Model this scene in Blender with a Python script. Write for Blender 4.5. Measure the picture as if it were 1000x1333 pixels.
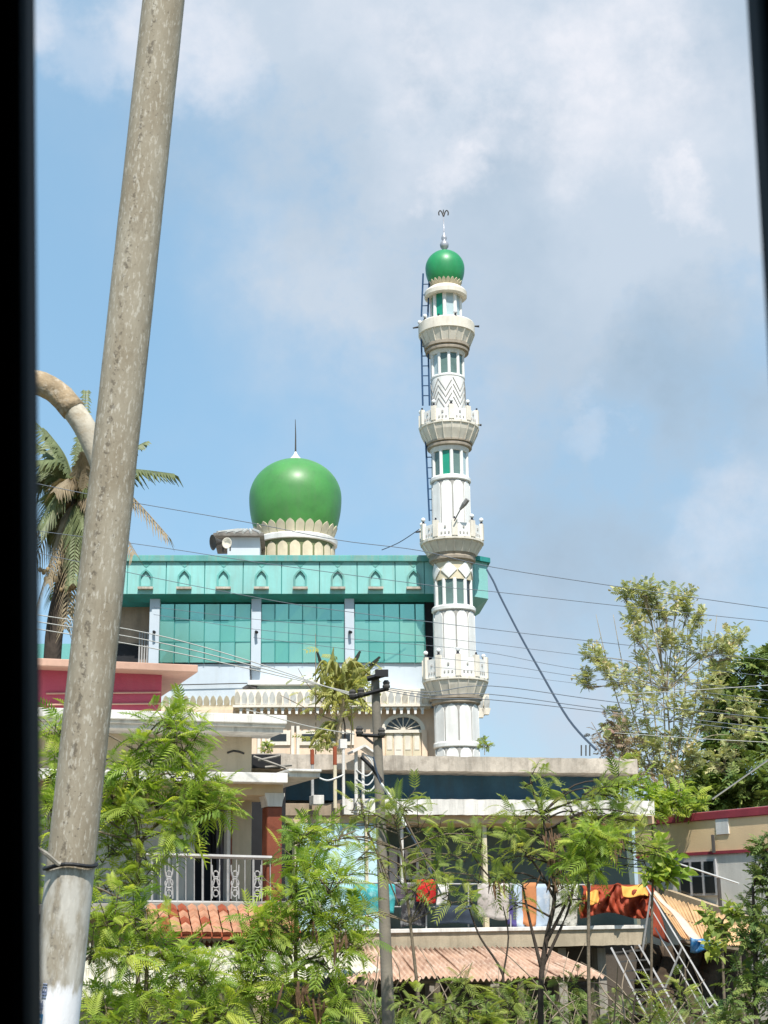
import bpy, bmesh, math, random
import numpy as np
from mathutils import Vector, Matrix
random.seed(7); rng = np.random.default_rng(7)
for o in list(bpy.data.objects): bpy.data.objects.remove(o)
SC = bpy.context.scene; COL = SC.collection
R = math.radians
# ------------------------------------------------------------------ camera
F = 1900.0; EYE = 3.7; PITCH = math.degrees(math.atan(514/1900)); ROLL = 0.75
_p, _q = R(PITCH), R(ROLL)
CF = Vector((0, math.cos(_p), math.sin(_p))); _u0 = Vector((0, -math.sin(_p), math.cos(_p))); _r0 = Vector((1, 0, 0))
CR = _r0*math.cos(_q) - _u0*math.sin(_q); CU = _u0*math.cos(_q) + _r0*math.sin(_q)
cd = bpy.data.cameras.new('camera'); cam = bpy.data.objects.new('camera', cd); COL.objects.link(cam)
m = Matrix((CR, CU, -CF)).transposed().to_4x4(); m.translation = (0, 0, EYE); cam.matrix_world = m
cd.sensor_fit = 'HORIZONTAL'; cd.sensor_width = 36; cd.lens = 36*F/1000; cd.clip_start = .05; cd.clip_end = 6000
cd.dof.use_dof = True; cd.dof.focus_distance = 40; cd.dof.aperture_fstop = 22
SC.camera = cam
SC.render.resolution_x, SC.render.resolution_y = 768, 1024
# ------------------------------------------------------------------ sky, sun, exposure
SUN_EL, SUN_AZ = 55.0, 11.0      # az: degrees to the right of straight behind the camera
SUN_DIR = Vector((math.sin(R(SUN_AZ))*math.cos(R(SUN_EL)), -math.cos(R(SUN_AZ))*math.cos(R(SUN_EL)), math.sin(R(SUN_EL))))
SKY_STRENGTH = 0.13; SUN_STRENGTH = 4.3; EXPOSURE = 0.55
SC.view_settings.view_transform = 'Standard'; SC.view_settings.look = 'None'
SC.view_settings.exposure = EXPOSURE; SC.view_settings.gamma = 1; SC.view_settings.use_curve_mapping = False
ld = bpy.data.lights.new('sun', 'SUN'); ld.energy = SUN_STRENGTH; ld.angle = R(.55); ld.color = (1, .955, .88)
sun = bpy.data.objects.new('sun', ld); COL.objects.link(sun); sun.location = (30, -30, 60)
sun.rotation_euler = (-SUN_DIR).to_track_quat('-Z', 'Y').to_euler()

def raydir(px, py): return CF + CR*((px-500)/F) - CU*((py-666.5)/F)
def at(px, py, Y):
    d = raydir(px, py); v = d*(Y/d.y); v.z += EYE; return v

W = bpy.data.worlds.new('World'); SC.world = W; W.use_nodes = True
nt = W.node_tree; N = nt.nodes; L = nt.links; N.clear()
def nd(t, **k):
    n = N.new(t)
    for a, b in k.items(): setattr(n, a, b)
    return n
def mth(op, a, b=None, c=None, clamp=False):
    n = nd('ShaderNodeMath', operation=op, use_clamp=clamp)
    for i, x in enumerate((a, b, c)):
        if x is None: continue
        if isinstance(x, (int, float)): n.inputs[i].default_value = x
        else: L.new(x, n.inputs[i])
    return n.outputs[0]
out = nd('ShaderNodeOutputWorld'); bg = nd('ShaderNodeBackground'); L.new(bg.outputs[0], out.inputs[0])
sky = nd('ShaderNodeTexSky', sky_type='NISHITA', sun_disc=False, sun_elevation=R(SUN_EL), sun_rotation=R(180-SUN_AZ), air_density=1.0, dust_density=.7, ozone_density=2.0)
tc = nd('ShaderNodeTexCoord'); D = tc.outputs['Generated']
def noise(scale, detail=5, rough=.55, vec=D, off=(0, 0, 0)):
    mp = nd('ShaderNodeMapping'); mp.inputs['Location'].default_value = off; L.new(vec, mp.inputs[0])
    n = nd('ShaderNodeTexNoise'); n.inputs['Scale'].default_value = scale; n.inputs['Detail'].default_value = detail; n.inputs['Roughness'].default_value = rough
    L.new(mp.outputs[0], n.inputs['Vector']); return n
nw = noise(5.0, 6, .6)
vs = nd('ShaderNodeVectorMath', operation='SUBTRACT'); L.new(nw.outputs['Color'], vs.inputs[0]); vs.inputs[1].default_value = (.5, .5, .5)
vm = nd('ShaderNodeVectorMath', operation='MULTIPLY_ADD'); L.new(vs.outputs[0], vm.inputs[0]); vm.inputs[1].default_value = (.17, .17, .17)
nw2 = noise(24, 6, .65, off=(1.3, .2, 7.1)); vs2 = nd('ShaderNodeVectorMath', operation='MULTIPLY_ADD'); L.new(nw2.outputs['Color'], vs2.inputs[0]); vs2.inputs[1].default_value = (.05, .05, .05); L.new(D, vs2.inputs[2]); L.new(vs2.outputs[0], vm.inputs[2])
vn = nd('ShaderNodeVectorMath', operation='NORMALIZE'); L.new(vm.outputs[0], vn.inputs[0])
def blob(px, py, rin, rout, w):
    c = raydir(px, py).normalized()
    dp = nd('ShaderNodeVectorMath', operation='DOT_PRODUCT'); L.new(vn.outputs[0], dp.inputs[0]); dp.inputs[1].default_value = c
    mr = nd('ShaderNodeMapRange', interpolation_type='SMOOTHSTEP', clamp=True)
    L.new(dp.outputs['Value'], mr.inputs[0])
    mr.inputs[1].default_value = math.cos(rout/F); mr.inputs[2].default_value = math.cos(rin/F); mr.inputs[3].default_value = 0; mr.inputs[4].default_value = w
    return mr.outputs[0]
def addall(xs):
    s = xs[0]
    for x in xs[1:]: s = mth('ADD', s, x)
    return s
# grey cloud bank high on the right; small white puffs; the same broken cloud goes on round the sky
bank = addall([blob(860, 60, 120, 640, .9), blob(600, 130, 20, 340, .55), blob(900, 420, 60, 420, .45), blob(960, 760, 20, 300, .40), blob(740, 1010, 60, 420, .55), blob(760, -420, 200, 900, .6)])
puff = addall([blob(320, 45, 5, 115, .62), blob(70, 15, 5, 90, .55), blob(965, 255, 12, 60, .8), blob(820, 515, 3, 42, .2), blob(680, 205, 4, 60, .25), blob(180, 60, 3, 70, .22), blob(985, 700, 5, 120, .2), blob(640, 150, 8, 120, .28), blob(720, 25, 10, 190, .55), blob(690, 215, 4, 60, .25), blob(820, 90, 20, 170, .40), blob(990, 670, 10, 90, .15), blob(560, 20, 8, 110, .35), blob(930, 150, 20, 140, .45)])
fb = noise(6.5, 8, .6, off=(3.1, 1.7, .4)); fine = noise(13, 7, .62, off=(.3, 2.2, 5.1))
broad = nd('ShaderNodeMapRange', interpolation_type='SMOOTHSTEP', clamp=True); L.new(noise(2.1, 6, .55, off=(8.3, 2.0, 4.4)).outputs['Fac'], broad.inputs[0])
broad.inputs[1].default_value = .55; broad.inputs[2].default_value = .78; broad.inputs[4].default_value = .5
tex = nd('ShaderNodeMapRange', clamp=True); L.new(fb.outputs['Fac'], tex.inputs[0]); tex.inputs[1].default_value = .36; tex.inputs[2].default_value = .64; tex.inputs[3].default_value = .30; tex.inputs[4].default_value = 1.2
tex2 = nd('ShaderNodeMapRange', clamp=True); L.new(fine.outputs['Fac'], tex2.inputs[0]); tex2.inputs[1].default_value = .38; tex2.inputs[2].default_value = .64; tex2.inputs[3].default_value = .15; tex2.inputs[4].default_value = 1.3
mask = mth('ADD', mth('MULTIPLY', mth('ADD', bank, broad.outputs[0]), tex.outputs[0]), 0.0, clamp=True)
pmask = mth('MULTIPLY', puff, tex2.outputs[0], clamp=True)
sk = nd('ShaderNodeMix', data_type='RGBA', blend_type='MULTIPLY'); sk.inputs[0].default_value = 1
L.new(sky.outputs[0], sk.inputs[6]); sk.inputs[7].default_value = (1.0, 1.0, 1.0, 1); SKYMUL = sk
m0 = nd('ShaderNodeMix', data_type='RGBA'); m0.inputs[0].default_value = .64; L.new(sk.outputs[2], m0.inputs[6]); m0.inputs[7].default_value = (1.80, 3.22, 4.65, 1)   # thin even high haze
m1 = nd('ShaderNodeMix', data_type='RGBA'); L.new(mask, m1.inputs[0]); L.new(m0.outputs[2], m1.inputs[6]); CLOUD = m1
shade = addall([blob(850, 610, 30, 260, .8), blob(690, 330, 20, 170, .55), blob(960, 470, 20, 130, .6), blob(480, 210, 10, 140, .5), blob(760, 170, 10, 90, .5), blob(990, 60, 10, 120, .4), blob(620, 60, 8, 70, .4), blob(300, 170, 8, 110, .3)])
smask = mth('MULTIPLY', mth('MULTIPLY', shade, .85), tex.outputs[0], clamp=True)
m1s = nd('ShaderNodeMix', data_type='RGBA'); L.new(smask, m1s.inputs[0]); L.new(m1.outputs[2], m1s.inputs[6]); m1s.inputs[7].default_value = (1.82, 2.55, 3.32, 1)   # shaded undersides of the cloud bank
m2 = nd('ShaderNodeMix', data_type='RGBA'); L.new(pmask, m2.inputs[0]); L.new(m1s.outputs[2], m2.inputs[6]); PUFF = m2
SKYMUL.inputs[7].default_value = (.92, .98, .90, 1)
CLOUD.inputs[7].default_value = (3.1, 3.62, 4.25, 1); PUFF.inputs[7].default_value = (4.4, 4.55, 4.95, 1)
L.new(m2.outputs[2], bg.inputs[0]); bg.inputs[1].default_value = SKY_STRENGTH

# ------------------------------------------------------------------ materials
def srgb(r, g, b):
    f = lambda c: (c/255/12.92 if c/255 <= .04045 else ((c/255+.055)/1.055)**2.4)
    return (f(r), f(g), f(b))
MATS = {}
def mat(name, col, rough=.75, var=.18, scale=1.6, streak=0, streakcol=(.09, .085, .075), bump=.25, spec=.3, metal=0, coat=0, trans=0, tint=False, blot=0, blotcol=(.2, .18, .14), bscale=3, grain=30):
    if name in MATS: return MATS[name]
    M = bpy.data.materials.new(name); M.use_nodes = True; t = M.node_tree; n = t.nodes; l = t.links
    b = n['Principled BSDF']; b.inputs['Roughness'].default_value = rough; b.inputs['Metallic'].default_value = metal
    b.inputs['Specular IOR Level'].default_value = spec; b.inputs['Coat Weight'].default_value = coat; b.inputs['Coat Roughness'].default_value = .32
    g = n.new('ShaderNodeNewGeometry'); pos = g.outputs['Position']
    def ns(sc, det=4, mp=None, rg=.6):
        x = n.new('ShaderNodeTexNoise'); x.inputs['Scale'].default_value = sc; x.inputs['Detail'].default_value = det; x.inputs['Roughness'].default_value = rg
        if mp:
            q = n.new('ShaderNodeMapping'); q.inputs['Scale'].default_value = mp; l.new(pos, q.inputs[0]); l.new(q.outputs[0], x.inputs['Vector'])
        else: l.new(pos, x.inputs['Vector'])
        return x.outputs['Fac']
    def mr(v, a, bb, c, d):
        x = n.new('ShaderNodeMapRange'); x.clamp = True; l.new(v, x.inputs[0])
        for i, k in enumerate((a, bb, c, d)): x.inputs[i+1].default_value = k
        return x.outputs[0]
    def mix(f, A, B, mode='MIX'):
        x = n.new('ShaderNodeMix'); x.data_type = 'RGBA'; x.blend_type = mode
        for i, k in ((0, f), (6, A), (7, B)):
            if isinstance(k, tuple): x.inputs[i].default_value = (*k, 1)
            elif isinstance(k, (int, float)): x.inputs[i].default_value = k
            else: l.new(k, x.inputs[i])
        return x.outputs[2]
    lo = tuple(c*(1-var) for c in col); hi = tuple(min(c*(1+var*.7), .92) for c in col)
    c = mix(mr(ns(scale), .3, .7, 0, 1), lo, hi)
    c = mix(mr(ns(grain, 3), .3, .7, 0, var*.55), c, tuple(x*.55 for x in col))
    if blot: c = mix(mr(ns(bscale, 6, rg=.7), .5, .62, 0, blot), c, blotcol)
    if streak:
        c = mix(mr(ns(1, 5, (5, 5, .45), .65), .48, .74, 0, streak), c, streakcol)
        c = mix(mr(ns(1, 5, (1.1, 1.1, .9), .7), .5, .75, 0, streak*.6), c, streakcol)
    if tint:
        a = n.new('ShaderNodeAttribute'); a.attribute_name = 'tint'
        hs = n.new('ShaderNodeHueSaturation'); l.new(c, hs.inputs['Color'])
        l.new(mr(a.outputs['Fac'], 0, 1, .535, .468), hs.inputs['Hue']); l.new(mr(a.outputs['Fac'], 0, 1, .65, 1.45), hs.inputs['Value']); hs.inputs['Saturation'].default_value = 1
        c = hs.outputs[0]
    l.new(c, b.inputs['Base Color'])
    if bump:
        bp = n.new('ShaderNodeBump'); bp.inputs['Strength'].default_value = bump; bp.inputs['Distance'].default_value = .02
        l.new(ns(grain*.8, 4), bp.inputs['Height']); l.new(bp.outputs[0], b.inputs['Normal'])
    if trans:
        tr = n.new('ShaderNodeBsdfTranslucent'); l.new(mix(1.0, c, (1.25, 1.25, .6), 'MULTIPLY'), tr.inputs['Color'])
        ms = n.new('ShaderNodeMixShader'); ms.inputs[0].default_value = trans
        l.new(b.outputs[0], ms.inputs[1]); l.new(tr.outputs[0], ms.inputs[2]); l.new(ms.outputs[0], n['Material Output'].inputs[0])
    MATS[name] = M; return M
white = mat('white_paint', (.80, .79, .76), .7, .10, 1.2, streak=.34, streakcol=(.40, .37, .32), bump=.15)
creamw = mat('cream_weathered_paint', (.76, .70, .60), .8, .14, 1.4, streak=.34, streakcol=(.40, .34, .27), bump=.2)
ringc = mat('brownish_ring_paint', (.40, .34, .27), .85, .25, 2, streak=.5, streakcol=(.16, .13, .10))
groove = mat('grey_groove_paint', (.36, .345, .32), .8, .18, 2)
petalm = mat('cream_petal_paint', (.66, .58, .42), .8, .15, 2, streak=.2, streakcol=(.3, .25, .18))
teal = mat('teal_paint', (.26, .55, .52), .6, .14, .6, streak=.42, streakcol=(.25, .34, .29), bump=.1)
tealdark = mat('dark_teal_paint', (.03, .26, .24), .6, .2, 1, streak=.4, streakcol=(.06, .12, .1), bump=.1)
tealcap = mat('weathered_teal_cap', (.13, .38, .35), .75, .25, .9, streak=.6, streakcol=(.30, .33, .27))
glassm = mat('teal_glass', (.29, .60, .48), .16, .10, .35, bump=.06, spec=.5, grain=1.1, metal=.7)
glassd = mat('teal_glass_darker', (.21, .54, .42), .16, .10, .35, bump=.06, spec=.5, grain=1.1, metal=.7)
glasse = mat('teal_glass_dusty', (.29, .585, .47), .22, .14, .5, bump=.08, spec=.5, grain=1.1, metal=.55)
mulm = mat('teal_mullion', (.035, .22, .20), .5, .1, 2, bump=0)
domeg = mat('green_dome_paint', (.070, .275, .060), .50, .24, 1.1, coat=.22, streak=.35, streakcol=(.10, .20, .08), bump=.16, grain=7, spec=.5, blot=.35, blotcol=(.045, .20, .03), bscale=2.2)
domeg2 = mat('emerald_dome_paint', (.02, .27, .085), .45, .24, 1.2, coat=.2, streak=.3, streakcol=(.07, .22, .12), bump=.06, spec=.5)
olive = mat('olive_drum_paint', (.17, .20, .10), .8, .15, 2)
greyblue = mat('pale_grey_blue_paint', (.52, .58, .64), .75, .08, .8, streak=.2, streakcol=(.36, .38, .38), bump=.1)
peach = mat('peach_paint', (.78, .60, .45), .8, .14, 1, streak=.25, streakcol=(.35, .25, .18))
brownw = mat('bare_brown_plaster', (.40, .29, .21), .9, .25, 1.5, streak=.4)
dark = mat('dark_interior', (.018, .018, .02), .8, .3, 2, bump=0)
darkglass = mat('dark_window_glass', (.025, .028, .03), .12, .2, 1, bump=0, spec=.5)
greyglass = mat('grey_green_window_glass', (.13, .20, .18), .15, .25, 1.5, bump=0, spec=.5)
greenglass = mat('emerald_window_glass', (.02, .27, .17), .15, .15, 1.5, bump=0, spec=.5)
paleglass = mat('pale_window_glass', (.42, .52, .54), .12, .12, 1.5, bump=0, spec=.5)
beige = mat('beige_paint', (.50, .42, .30), .85, .14, 1, streak=.3, streakcol=(.24, .20, .14))
beigel = mat('tan_beam_paint', (.56, .43, .28), .85, .12, 1, streak=.2, streakcol=(.3, .22, .14))
slabw = mat('weathered_white_slab', (.72, .69, .64), .85, .18, 1.2, streak=.58, streakcol=(.22, .20, .18))
slabc = mat('mouldy_concrete_slab', (.56, .49, .41), .9, .3, 1.3, blot=.35, blotcol=(.22, .18, .14), bscale=5, streak=.7, streakcol=(.13, .115, .095))
pinkslab = mat('peach_pink_slab', (.58, .36, .27), .85, .18, 1.2, streak=.25, streakcol=(.33, .2, .15))
redwall = mat('crimson_wall_paint', (.46, .085, .13), .8, .14, 1.0, streak=.18, streakcol=(.42, .16, .17))
redroof = mat('crimson_eave_paint', (.33, .05, .07), .75, .2, 1.4, streak=.3, streakcol=(.17, .04, .05))
bluewall = mat('dark_blue_wall_paint', (.060, .140, .205), .8, .3, 1.2, streak=.55, streakcol=(.07, .085, .09), blot=.3, blotcol=(.05, .13, .19), bscale=2)
paleblue = mat('pale_blue_wall_paint', (.50, .68, .76), .75, .1, .8, streak=.15, streakcol=(.4, .5, .55))
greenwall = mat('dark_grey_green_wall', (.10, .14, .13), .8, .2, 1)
browncol = mat('red_brown_column_paint', (.20, .055, .028), .6, .22, 2.5, streak=.25, streakcol=(.09, .03, .02))
railm = mat('grey_white_metal', (.38, .37, .36), .5, .15, 4, metal=0)
greypanel = mat('grey_panel_paint', (.42, .42, .39), .8, .12, 1.5, streak=.3, streakcol=(.25, .25, .23))
tilem = mat('terracotta_tile', (.50, .25, .15), .85, .3, 4, blot=.35, blotcol=(.62, .38, .24), bscale=6)
tiled = mat('dark_terracotta_tile', (.30, .075, .035), .85, .25, 4)
rust = mat('rusty_roof_sheet', (.50, .33, .235), .85, .25, 1.6, streak=.6, streakcol=(.20, .09, .06), blot=.6, blotcol=(.62, .48, .38), bscale=2.2)
palesheet = mat('pale_fibre_sheet', (.60, .57, .46), .9, .2, 1.4, blot=.5, blotcol=(.34, .31, .23), bscale=2.5)
tansheet = mat('tan_roof_sheet', (.62, .40, .21), .85, .18, 1.6, blot=.35, blotcol=(.42, .26, .13), bscale=3)
concrete = mat('grey_concrete', (.33, .30, .26), .9, .2, 1.5, streak=.5)
polem = mat('weathered_pole_concrete', (.21, .185, .15), .9, .25, 3, streak=.5, streakcol=(.10, .085, .07))
blackm = mat('black_iron', (.02, .02, .022), .6, .2, 4, bump=0)
darkgrey = mat('dark_grey_metal', (.07, .065, .06), .7, .3, 2)
wirem = mat('aluminium_wire', (.13, .15, .18), .5, .1, 2, bump=0)
cablem = mat('dark_blue_cable', (.05, .07, .10), .6, .1, 2, bump=0)
whitecable = mat('white_cable', (.62, .62, .60), .6, .1, 2, bump=0)
ladm = mat('blue_ladder_paint', (.045, .10, .20), .6, .2, 3, bump=0)
bark = mat('grey_brown_bark', (.17, .135, .095), .95, .35, 6, bump=.6)
barkd = mat('dark_bark', (.065, .05, .04), .95, .35, 6, bump=.6)
barkp = mat('pale_bark', (.36, .30, .21), .95, .3, 6, bump=.5)
leafB = mat('bright_feathery_leaf', (.330, .430, .080), .5, .25, 2, bump=0, trans=.52, tint=True, spec=.3)
leafO = mat('olive_feathery_leaf', (.310, .375, .100), .55, .25, 2, bump=0, trans=.5, tint=True, spec=.25)
leafP = mat('pale_shrub_leaf', (.45, .47, .24), .65, .25, 2, bump=0, trans=.35, tint=True, spec=.25)
leafD = mat('dark_tree_leaf', (.17, .23, .06), .55, .3, 2, bump=0, trans=.25, tint=True, spec=.3)
leafY = mat('banana_leaf', (.38, .39, .12), .55, .35, 3, bump=0, trans=.35, spec=.3, blot=.4, blotcol=(.30, .24, .06), bscale=4)
leafK = mat('charred_leaf_tip', (.02, .025, .018), .8, .3, 3, bump=0)
palmg = mat('palm_leaflet', (.17, .20, .09), .5, .3, 3, bump=0, trans=.22, spec=.35)
palmb = mat('dry_palm_leaflet', (.33, .26, .17), .8, .3, 3, bump=0, trans=.22)
palmy = mat('ochre_coconut_cluster', (.30, .22, .12), .8, .35, 6)
flowerm = mat('cream_blossom', (.62, .52, .33), .8, .25, 3, bump=0, trans=.3)
twigm = mat('dry_twig', (.28, .22, .16), .95, .3, 5, bump=0)
orange = mat('orange_red_tarp', (.33, .055, .022), .7, .3, 2.5, blot=.6, blotcol=(.15, .03, .02), bscale=3)
orangelit = mat('sunlit_tarp_orange', (.72, .34, .07), .7, .2, 2.5)
bluet = mat('blue_tarp', (.05, .24, .50), .6, .25, 3, blot=.4, blotcol=(.45, .52, .58), bscale=5)
whitelamp = mat('white_globe', (.80, .80, .80), .3, .05, 3, bump=0)
greenlamp = mat('dark_lamp_base', (.03, .03, .04), .5, .1, 3, bump=0)
vehicle = mat('black_vehicle_trim', (.012, .014, .018), .7, .2, 3, bump=0, spec=.2)
soil = mat('dry_soil_and_grass', (.16, .13, .075), .95, .4, .35, blot=.7, blotcol=(.07, .10, .03), bscale=.8)

# ------------------------------------------------------------------ mesh helpers
class MB:
    def __init__(s): s.v = []; s.f = []
    def add(s, vs, fs):
        b = len(s.v); s.v += [tuple(x) for x in vs]; s.f += [tuple(i+b for i in f) for f in fs]; return s
    def box(s, x0, x1, y0, y1, z0, z1):
        return s.add([(x0,y0,z0),(x1,y0,z0),(x1,y1,z0),(x0,y1,z0),(x0,y0,z1),(x1,y0,z1),(x1,y1,z1),(x0,y1,z1)],
                     [(0,3,2,1),(4,5,6,7),(0,1,5,4),(1,2,6,5),(2,3,7,6),(3,0,4,7)])
    def prism(s, poly, ext):
        n = len(poly); e = Vector(ext); a = [Vector(p) for p in poly]; b = [p+e for p in a]
        return s.add(a+b, [tuple(range(n))[::-1], tuple(range(n, 2*n))]+[(i, (i+1) % n, n+(i+1) % n, n+i) for i in range(n)])
    def ring_prism(s, outer, inner, ext):           # polygon frame (same vertex count) extruded
        n = len(outer); e = Vector(ext); O = [Vector(p) for p in outer]; I = [Vector(p) for p in inner]
        vs = O+I+[p+e for p in O]+[p+e for p in I]; fs = []
        for i in range(n):
            j = (i+1) % n
            fs += [(i, j, n+j, n+i), (2*n+i, 3*n+i, 3*n+j, 2*n+j), (i, 2*n+i, 2*n+j, j), (n+i, n+j, 3*n+j, 3*n+i)]
        return s.add(vs, fs)
    def lathe(s, prof, n=24, ph=0, c=(0, 0)):
        vs = []; fs = []
        for r, z in prof:
            for k in range(n):
                a = ph+2*math.pi*k/n; vs.append((c[0]+r*math.cos(a), c[1]+r*math.sin(a), z))
        for i in range(len(prof)-1):
            for k in range(n):
                fs.append((i*n+k, i*n+(k+1) % n, (i+1)*n+(k+1) % n, (i+1)*n+k))
        fs.append(tuple(range(n))[::-1]); fs.append(tuple((len(prof)-1)*n+k for k in range(n)))
        return s.add(vs, fs)
    def tube(s, pts, r, n=6, r1=None):
        P = [Vector(p) for p in pts]; m = len(P); vs = []; fs = []
        for i, p in enumerate(P):
            d = (P[min(i+1, m-1)]-P[max(i-1, 0)]); d = d.normalized() if d.length > 1e-9 else Vector((0, 0, 1))
            a = d.cross(Vector((0, 0, 1)) if abs(d.z) < .9 else Vector((1, 0, 0))).normalized(); b = d.cross(a)
            rr = (r[i] if isinstance(r, (list, tuple)) else (r if r1 is None else r+(r1-r)*i/(m-1)))
            for k in range(n):
                t = 2*math.pi*k/n; vs.append(p+a*(rr*math.cos(t))+b*(rr*math.sin(t)))
        for i in range(m-1):
            for k in range(n): fs.append((i*n+k, i*n+(k+1) % n, (i+1)*n+(k+1) % n, (i+1)*n+k))
        fs.append(tuple(range(n))[::-1]); fs.append(tuple((m-1)*n+k for k in range(n)))
        return s.add(vs, fs)
    def bar(s, a, b, w, h=None): return s.tube([a, b], w/2*1.414, 4)
    def ball(s, c, r, nu=10, nv=7, sz=1):
        prof = [(max(r*math.sin(math.pi*i/(nv-1)), .0005), c[2]-r*sz*math.cos(math.pi*i/(nv-1))) for i in range(nv)]
        return s.lathe(prof, nu, 0, (c[0], c[1]))
    def grid(s, fn, nu, nv):
        vs = [fn(i/nu, j/nv) for j in range(nv+1) for i in range(nu+1)]; w = nu+1
        return s.add(vs, [(j*w+i, j*w+i+1, (j+1)*w+i+1, (j+1)*w+i) for j in range(nv) for i in range(nu)])
    def mesh(s, name, material, smooth=False):
        me = bpy.data.meshes.new(name); me.from_pydata(s.v, [], s.f); 
        bm = bmesh.new(); bm.from_mesh(me); bmesh.ops.recalc_face_normals(bm, faces=bm.faces); bm.to_mesh(me); bm.free()
        if smooth: me.shade_smooth()
        me.materials.append(material); return me
    def build(s, name, material, parent=None, smooth=False, bevel=0, solid=0, label=None, cat=None, group=None, kind=None, auto=0):
        me = s.mesh(name, material, smooth)
        o = bpy.data.objects.new(name, me); COL.objects.link(o); o.parent = parent
        if bevel:
            b = o.modifiers.new('bevel', 'BEVEL'); b.width = bevel; b.segments = 2; b.limit_method = 'ANGLE'
        if solid:
            q = o.modifiers.new('solid', 'SOLIDIFY'); q.thickness = solid; q.offset = 0
        if auto and smooth: me.set_sharp_from_angle(angle=R(auto))
        tag(o, label, cat, group, kind); return o
def tag(o, label=None, cat=None, group=None, kind=None):
    for k, v in (('label', label), ('category', cat), ('group', group), ('kind', kind)):
        if v: o[k] = v
    return o
def thing(name, label, cat, loc=(0, 0, 0), rz=0, group=None):
    o = bpy.data.objects.new(name, None); COL.objects.link(o); o.empty_display_size = .3
    o.location = loc; o.rotation_euler = (0, 0, rz); return tag(o, label, cat, group)
def share(name, me, parent, loc=(0, 0, 0), rot=(0, 0, 0), scale=(1, 1, 1)):
    o = bpy.data.objects.new(name, me); COL.objects.link(o); o.parent = parent; o.location = loc; o.rotation_euler = rot; o.scale = scale; return o
class Frame:                                        # a facade: s along it, d out of it, z up
    def __init__(f, px, py, Y, yaw):
        O = at(px, py, Y); f.O = Vector((O.x, O.y, 0)); f.yaw = R(yaw)
        f.u = Vector((math.cos(f.yaw), math.sin(f.yaw), 0)); f.n = Vector((math.sin(f.yaw), -math.cos(f.yaw), 0))
    def hit(f, px, py, d=0):
        r = raydir(px, py); c = Vector((0, 0, EYE)); t = (f.O+f.n*d-c).dot(f.n)/r.dot(f.n); p = c+r*t
        return (p-f.O).dot(f.u), p.z
    def box(f, mb, x0, x1, y0, y1, d0, d1, ref=None):
        d = d1 if ref is None else ref; xm, ym = (x0+x1)/2, (y0+y1)/2
        s0, s1 = f.hit(x0, ym, d)[0], f.hit(x1, ym, d)[0]; zt, zb = f.hit(xm, y0, d)[1], f.hit(xm, y1, d)[1]
        return mb.box(s0, s1, -d1, -d0, zb, zt)
    def L(f, px, py, d):                            # local point
        s, z = f.hit(px, py, d); return Vector((s, -d, z))
    def thing(f, name, label, cat, group=None): return thing(name, label, cat, f.O, f.yaw, group)
    def local(f, w):
        q = Vector(w)-f.O; return Vector((q.dot(f.u), -q.dot(f.n), w[2]))
def crom(P, k=6):
    P = [Vector(p) for p in P]; o = []
    for i in range(len(P)-1):
        a, b, c, d = P[max(i-1, 0)], P[i], P[i+1], P[min(i+2, len(P)-1)]
        for j in range(k):
            t = j/k; o.append(.5*((2*b)+(c-a)*t+(2*a-5*b+4*c-d)*t*t+(3*b-a-3*c+d)*t**3))
    return o+[P[-1]]
def px_m(px, Y): return px*Y*.97/F

# ------------------------------------------------------------------ ground
def ground():
    mb = MB()
    xs = [-1500, -300, -80, -40, -20, -10, 0, 10, 20, 40, 80, 300, 1500]; ys = [-1500, -300, -40, -6, 2, 6, 9, 14, 20, 30, 40, 55, 80, 150, 400, 1500, 3500]
    def h(x, y): return (1.5 if y <= 2 else 1.5*max(0, 1-(y-2)/8)) + .06*math.sin(x*.7+y*.9)*(abs(x) < 90 and y < 90)
    vs = [(x, y, h(x, y)) for y in ys for x in xs]; w = len(xs)
    mb.add(vs, [(j*w+i, j*w+i+1, (j+1)*w+i+1, (j+1)*w+i) for j in range(len(ys)-1) for i in range(w-1)])
    mb.build('ground', soil, smooth=True, kind='structure')
ground()

# ------------------------------------------------------------------ mosque
Q = Frame(590, 870, 61, 3.3)
mosque = Q.thing('mosque', 'teal and white mosque with green onion dome and teal glass front', 'mosque')
Q_BACK = -16.0
mb = MB()
# main upper block behind the glass, grey-blue lower wall, peach lower storey
sL, sR = Q.hit(120, 800, 0)[0], Q.hit(604, 800, 0)[0]
zG0 = Q.hit(380, 863.5, 0)[1]; zTop = Q.hit(380, 735, 0)[1]; zSof = Q.hit(380, 787, 0)[1]
s207 = Q.hit(194, 800, 0)[0]
MB().box(s207, sR, -Q_BACK-8, .35, zG0, zTop).build('upper_wall', dark, mosque) if False else None
MB().box(s207, sR, .35, -Q_BACK, zG0+.01, zTop).build('upper_wall', dark, mosque)
zL0 = Q.hit(400, 925, 0)[1]
MB().box(Q.hit(194, 880, 0)[0], sR+.1, .05, -Q_BACK, zL0, zG0).build('lower_band_wall', greyblue, mosque)
MB().box(Q.hit(120, 950, -.3)[0], sR-.3, -.5, -Q_BACK, 0, zL0).build('ground_storey_wall', peach, mosque)
# left brown recess
b = MB(); Q.box(b, 110, 196, 778, 868, -4, -.9); b.build('recess_wall', brownw, mosque)
b = MB(); Q.box(b, 150, 180, 838, 866, -.9, -.87); b.build('recess_opening', dark, mosque)
for i in range(5):
    b = MB(); Q.box(b, 180.5+i*3.4, 182.3+i*3.4, 822, 866, -.6, -.52); b.build('bar', railm, mosque)
b = MB(); Q.box(b, 40, 196, 866, 869, -2.5, .3); b.build('recess_floor', greyblue, mosque)
b = MB(); Q.box(b, 30, 150, 838, 866, -1.5, -1.4); b.build('side_glass', glassm, mosque)
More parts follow.
